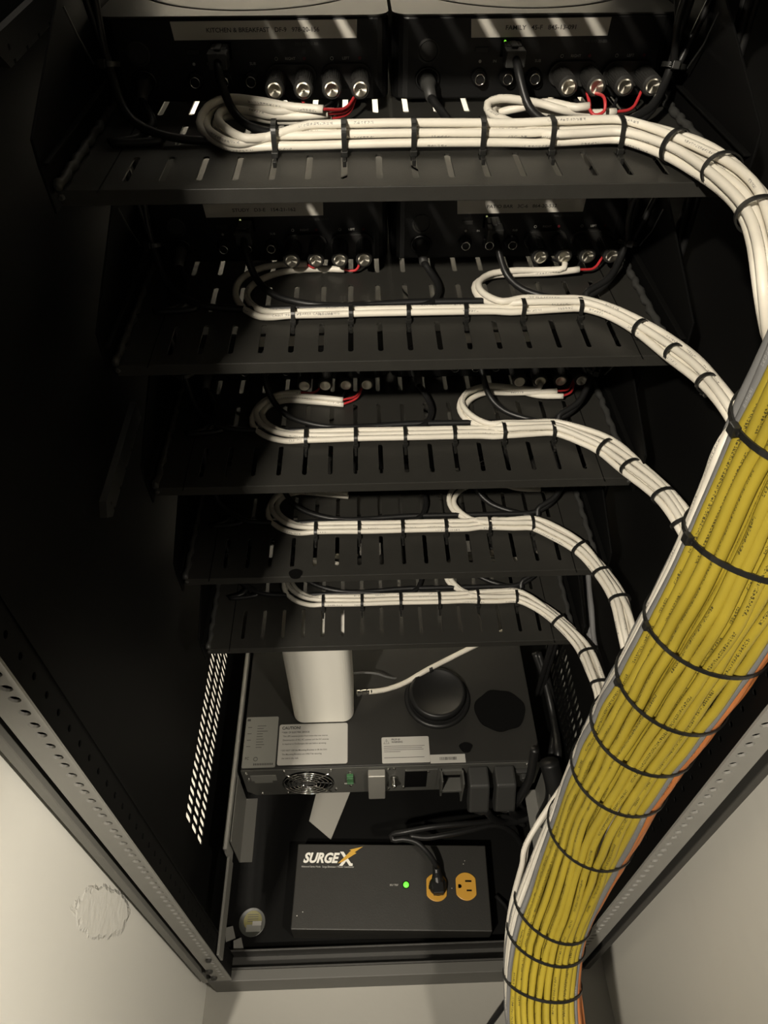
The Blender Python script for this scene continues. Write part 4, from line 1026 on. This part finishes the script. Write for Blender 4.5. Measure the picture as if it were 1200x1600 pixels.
MB().prism(bolt, Hh + 0.0002, Hh + 0.0006, 'XY').build('lightning_bolt', GOLD, cond)
q = loc2(634.5, 1382.5)
MB().ring((q[0], q[1], Hh + 0.0003), (0, 0, 1), 0.0048, 0.0006, 24, 6).build('light_bezel', OUTD, cond)
MB().lathe([(0.0042, 0), (0.0040, 0.001), (0.0025, 0.0018), (0.0005, 0.0021)], (q[0], q[1], Hh), (0, 0, 1), 20).build('green_light', LEDG, cond, smooth=True)
def outlet(x, y):
    a, b = loc2(x, y); R = 0.0170
    pts = []
    for k in range(40):
        t = 2 * PI * k / 40; u = R * math.cos(t); v = R * 1.12 * math.sin(t)
        pts.append((a + max(-0.0148, min(0.0148, u * 1.05)), b + v))
    mb = MB(); mb.prism(pts, Hh, Hh + 0.0025, 'XY')
    o = mb.build('outlet_face', OUTL, cond, bevel=0.0008)
    mb = MB(); z = Hh + 0.0026
    mb.box(a - 0.0010, a + 0.0085, b + 0.0058, b + 0.0082, z - .0004, z + .0001).box(a + 0.0005, a + 0.0080, b - 0.0068, b - 0.0046, z - .0004, z + .0001)
    mb.cyl((a - 0.0090, b, z - .0004), (0, 0, 1), 0.0026, 0.0005, 16).box(a - 0.0115, a - 0.009, b - .0026, b + .0026, z - .0004, z + .0001)
    mb.build('outlet_slots', OUTD, o)
    return a, b
outlet(682, 1387); outlet(728, 1385.5)
mb = MB()
for x, y in ((706, 1388), (724, 1350), (726, 1345), (464, 1431), (473, 1425)):
    a, b = loc2(x, y); mb.cyl((a, b, Hh), (0, 0, 1), 0.0007, 0.0003, 8)
mb.build('case_specks', PRINT, cond)
# plug in the left outlet
pp = px(683, 1388, Z=SZ + 0.003)
plg = empty('wall_plug', pp, label='black plug pushed into the left yellow outlet, cord curling back behind', cat='plug')
mb = MB(); mb.lathe([(0.0125, 0), (0.0130, 0.006), (0.0115, 0.012), (0.0090, 0.014)], (0.001, 0.002, 0), (0, 0, 1), 24)
mb.box(-0.0065, 0.0085, -0.011, 0.004, 0.004, 0.018)
mb.lathe([(0.0085, 0), (0.0082, 0.008), (0.0062, 0.014), (0.0058, 0.022), (0.0042, 0.028)], (0.001, 0.004, 0.010), (-0.05, 1.0, 0.42), 16)
mb.build('plug_body', BLK, plg, bevel=0.0010)
pts = [px(683, 1356, Z=SZ + .024), px(676, 1343, Z=SZ + .034), px(664, 1328, Z=SZ + .044), px(650, 1316, Z=SZ + .050), px(630, 1311, Z=SZ + .052), px(614, 1312, Z=SZ + .050), px(611, 1305, Z=SZ + .052), px(632, 1300, Z=SZ + .060), px(670, 1293, Z=SZ + .063), px(715, 1288, Z=SZ + .060), px(760, 1284, Z=SZ + .045), px(790, 1276, Z=SZ + .03), px(820, 1290, Z=SZ + .005)]
MB().tube([p - pp for p in smooth_path(pts, 0.005)], 0.0040, 12).build('cord', BLK, plg, smooth=True)
cable('coiled_black_cord', [px(640, 1306, Z=SZ + .050), px(665, 1309, Z=SZ + .048), px(700, 1304, Z=SZ + .050), px(735, 1297, Z=SZ + .046), px(775, 1290, Z=SZ + .035), px(800, 1300, Z=SZ + .01), px(815, 1320, Z=-0.985)], 0.0042, BLK, 'black cord lying in front of the curling plug cord behind the power conditioner', 'cord')
cable('stray_black_cord', [px(775, 1400, Z=-0.99), px(788, 1414, Z=-0.985), px(800, 1432, Z=-0.98), px(812, 1445, Z=-0.985)], 0.0030, BLK, 'short black cord end on the rack base right of the power conditioner', 'cord')
cable('floor_black_cord', [px(812, 1525, Z=-0.955), px(800, 1550, Z=-0.97), px(782, 1578, Z=-0.99), px(760, 1610, Z=-1.02), px(748, 1640, Z=-1.024)], 0.0038, BLK, 'black cord leaving the bottom of the rack left of the trunk over the floor', 'cord')

# round sticker, painted light patch and scraps on the base pan
st = empty('round_sticker', px(394, 1441, Z=-0.9998), label='round yellow sticker with a small white tab on the rack base', cat='sticker')
MB().lathe([(0.0195, 0), (0.0195, 0.0003), (0.019, 0.0005)], (0, 0, 0), (0, 0, 1), 32).build('disc', mat('clear_sticker', (0.045, 0.047, 0.040), 0.35), st)
MB().lathe([(0.0135, 0), (0.0135, 0.0003), (0.013, 0.0004)], (0.001, 0.002, 0.0006), (0, 0, 1), 32).build('yellow_disc', mat('yellow_sticker', (0.22, 0.20, 0.055), 0.4), st)
mb = MB()
for k in range(4): mb.box(-0.007, 0.009, 0.0005 + 0.003 * k, 0.0013 + 0.003 * k, 0.0011, 0.0012)
mb.build('sticker_print', DIMP, st)
MB().box(-0.008, 0.0135, -0.0130, -0.0035, 0.0012, 0.0016).build('paper_tab', STICKG, st)
MB().box(0.001, 0.0140, -0.0050, 0.0008, 0.0016, 0.0020).build('white_tab', STICK, st)
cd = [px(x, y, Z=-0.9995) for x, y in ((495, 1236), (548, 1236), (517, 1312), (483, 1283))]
o = MB().prism([(p.x, p.y) for p in cd], -0.9998, -0.9990, 'XY').build('painted_light_patch', LITPATCH); tag(o, 'pale grey four-sided painted light patch on the rack base, half under the battery backup', 'light patch')  # bright patch on the base modelled as a thin pale piece, light put into colour
for k, (quad, lb) in enumerate((([(352, 1450), (364, 1447), (368, 1466), (353, 1472)], 'upper'), ([(365, 1470), (377, 1465), (381, 1484), (365, 1485)], 'lower right'))):
    q = [px(x, y, Z=-0.985) for x, y in quad]
    o = MB().prism([(p.x, p.y) for p in q], -0.986, -0.984, 'XY').build('metal_tab', RAILE, rack); o.location = (0, 0, -FZ)
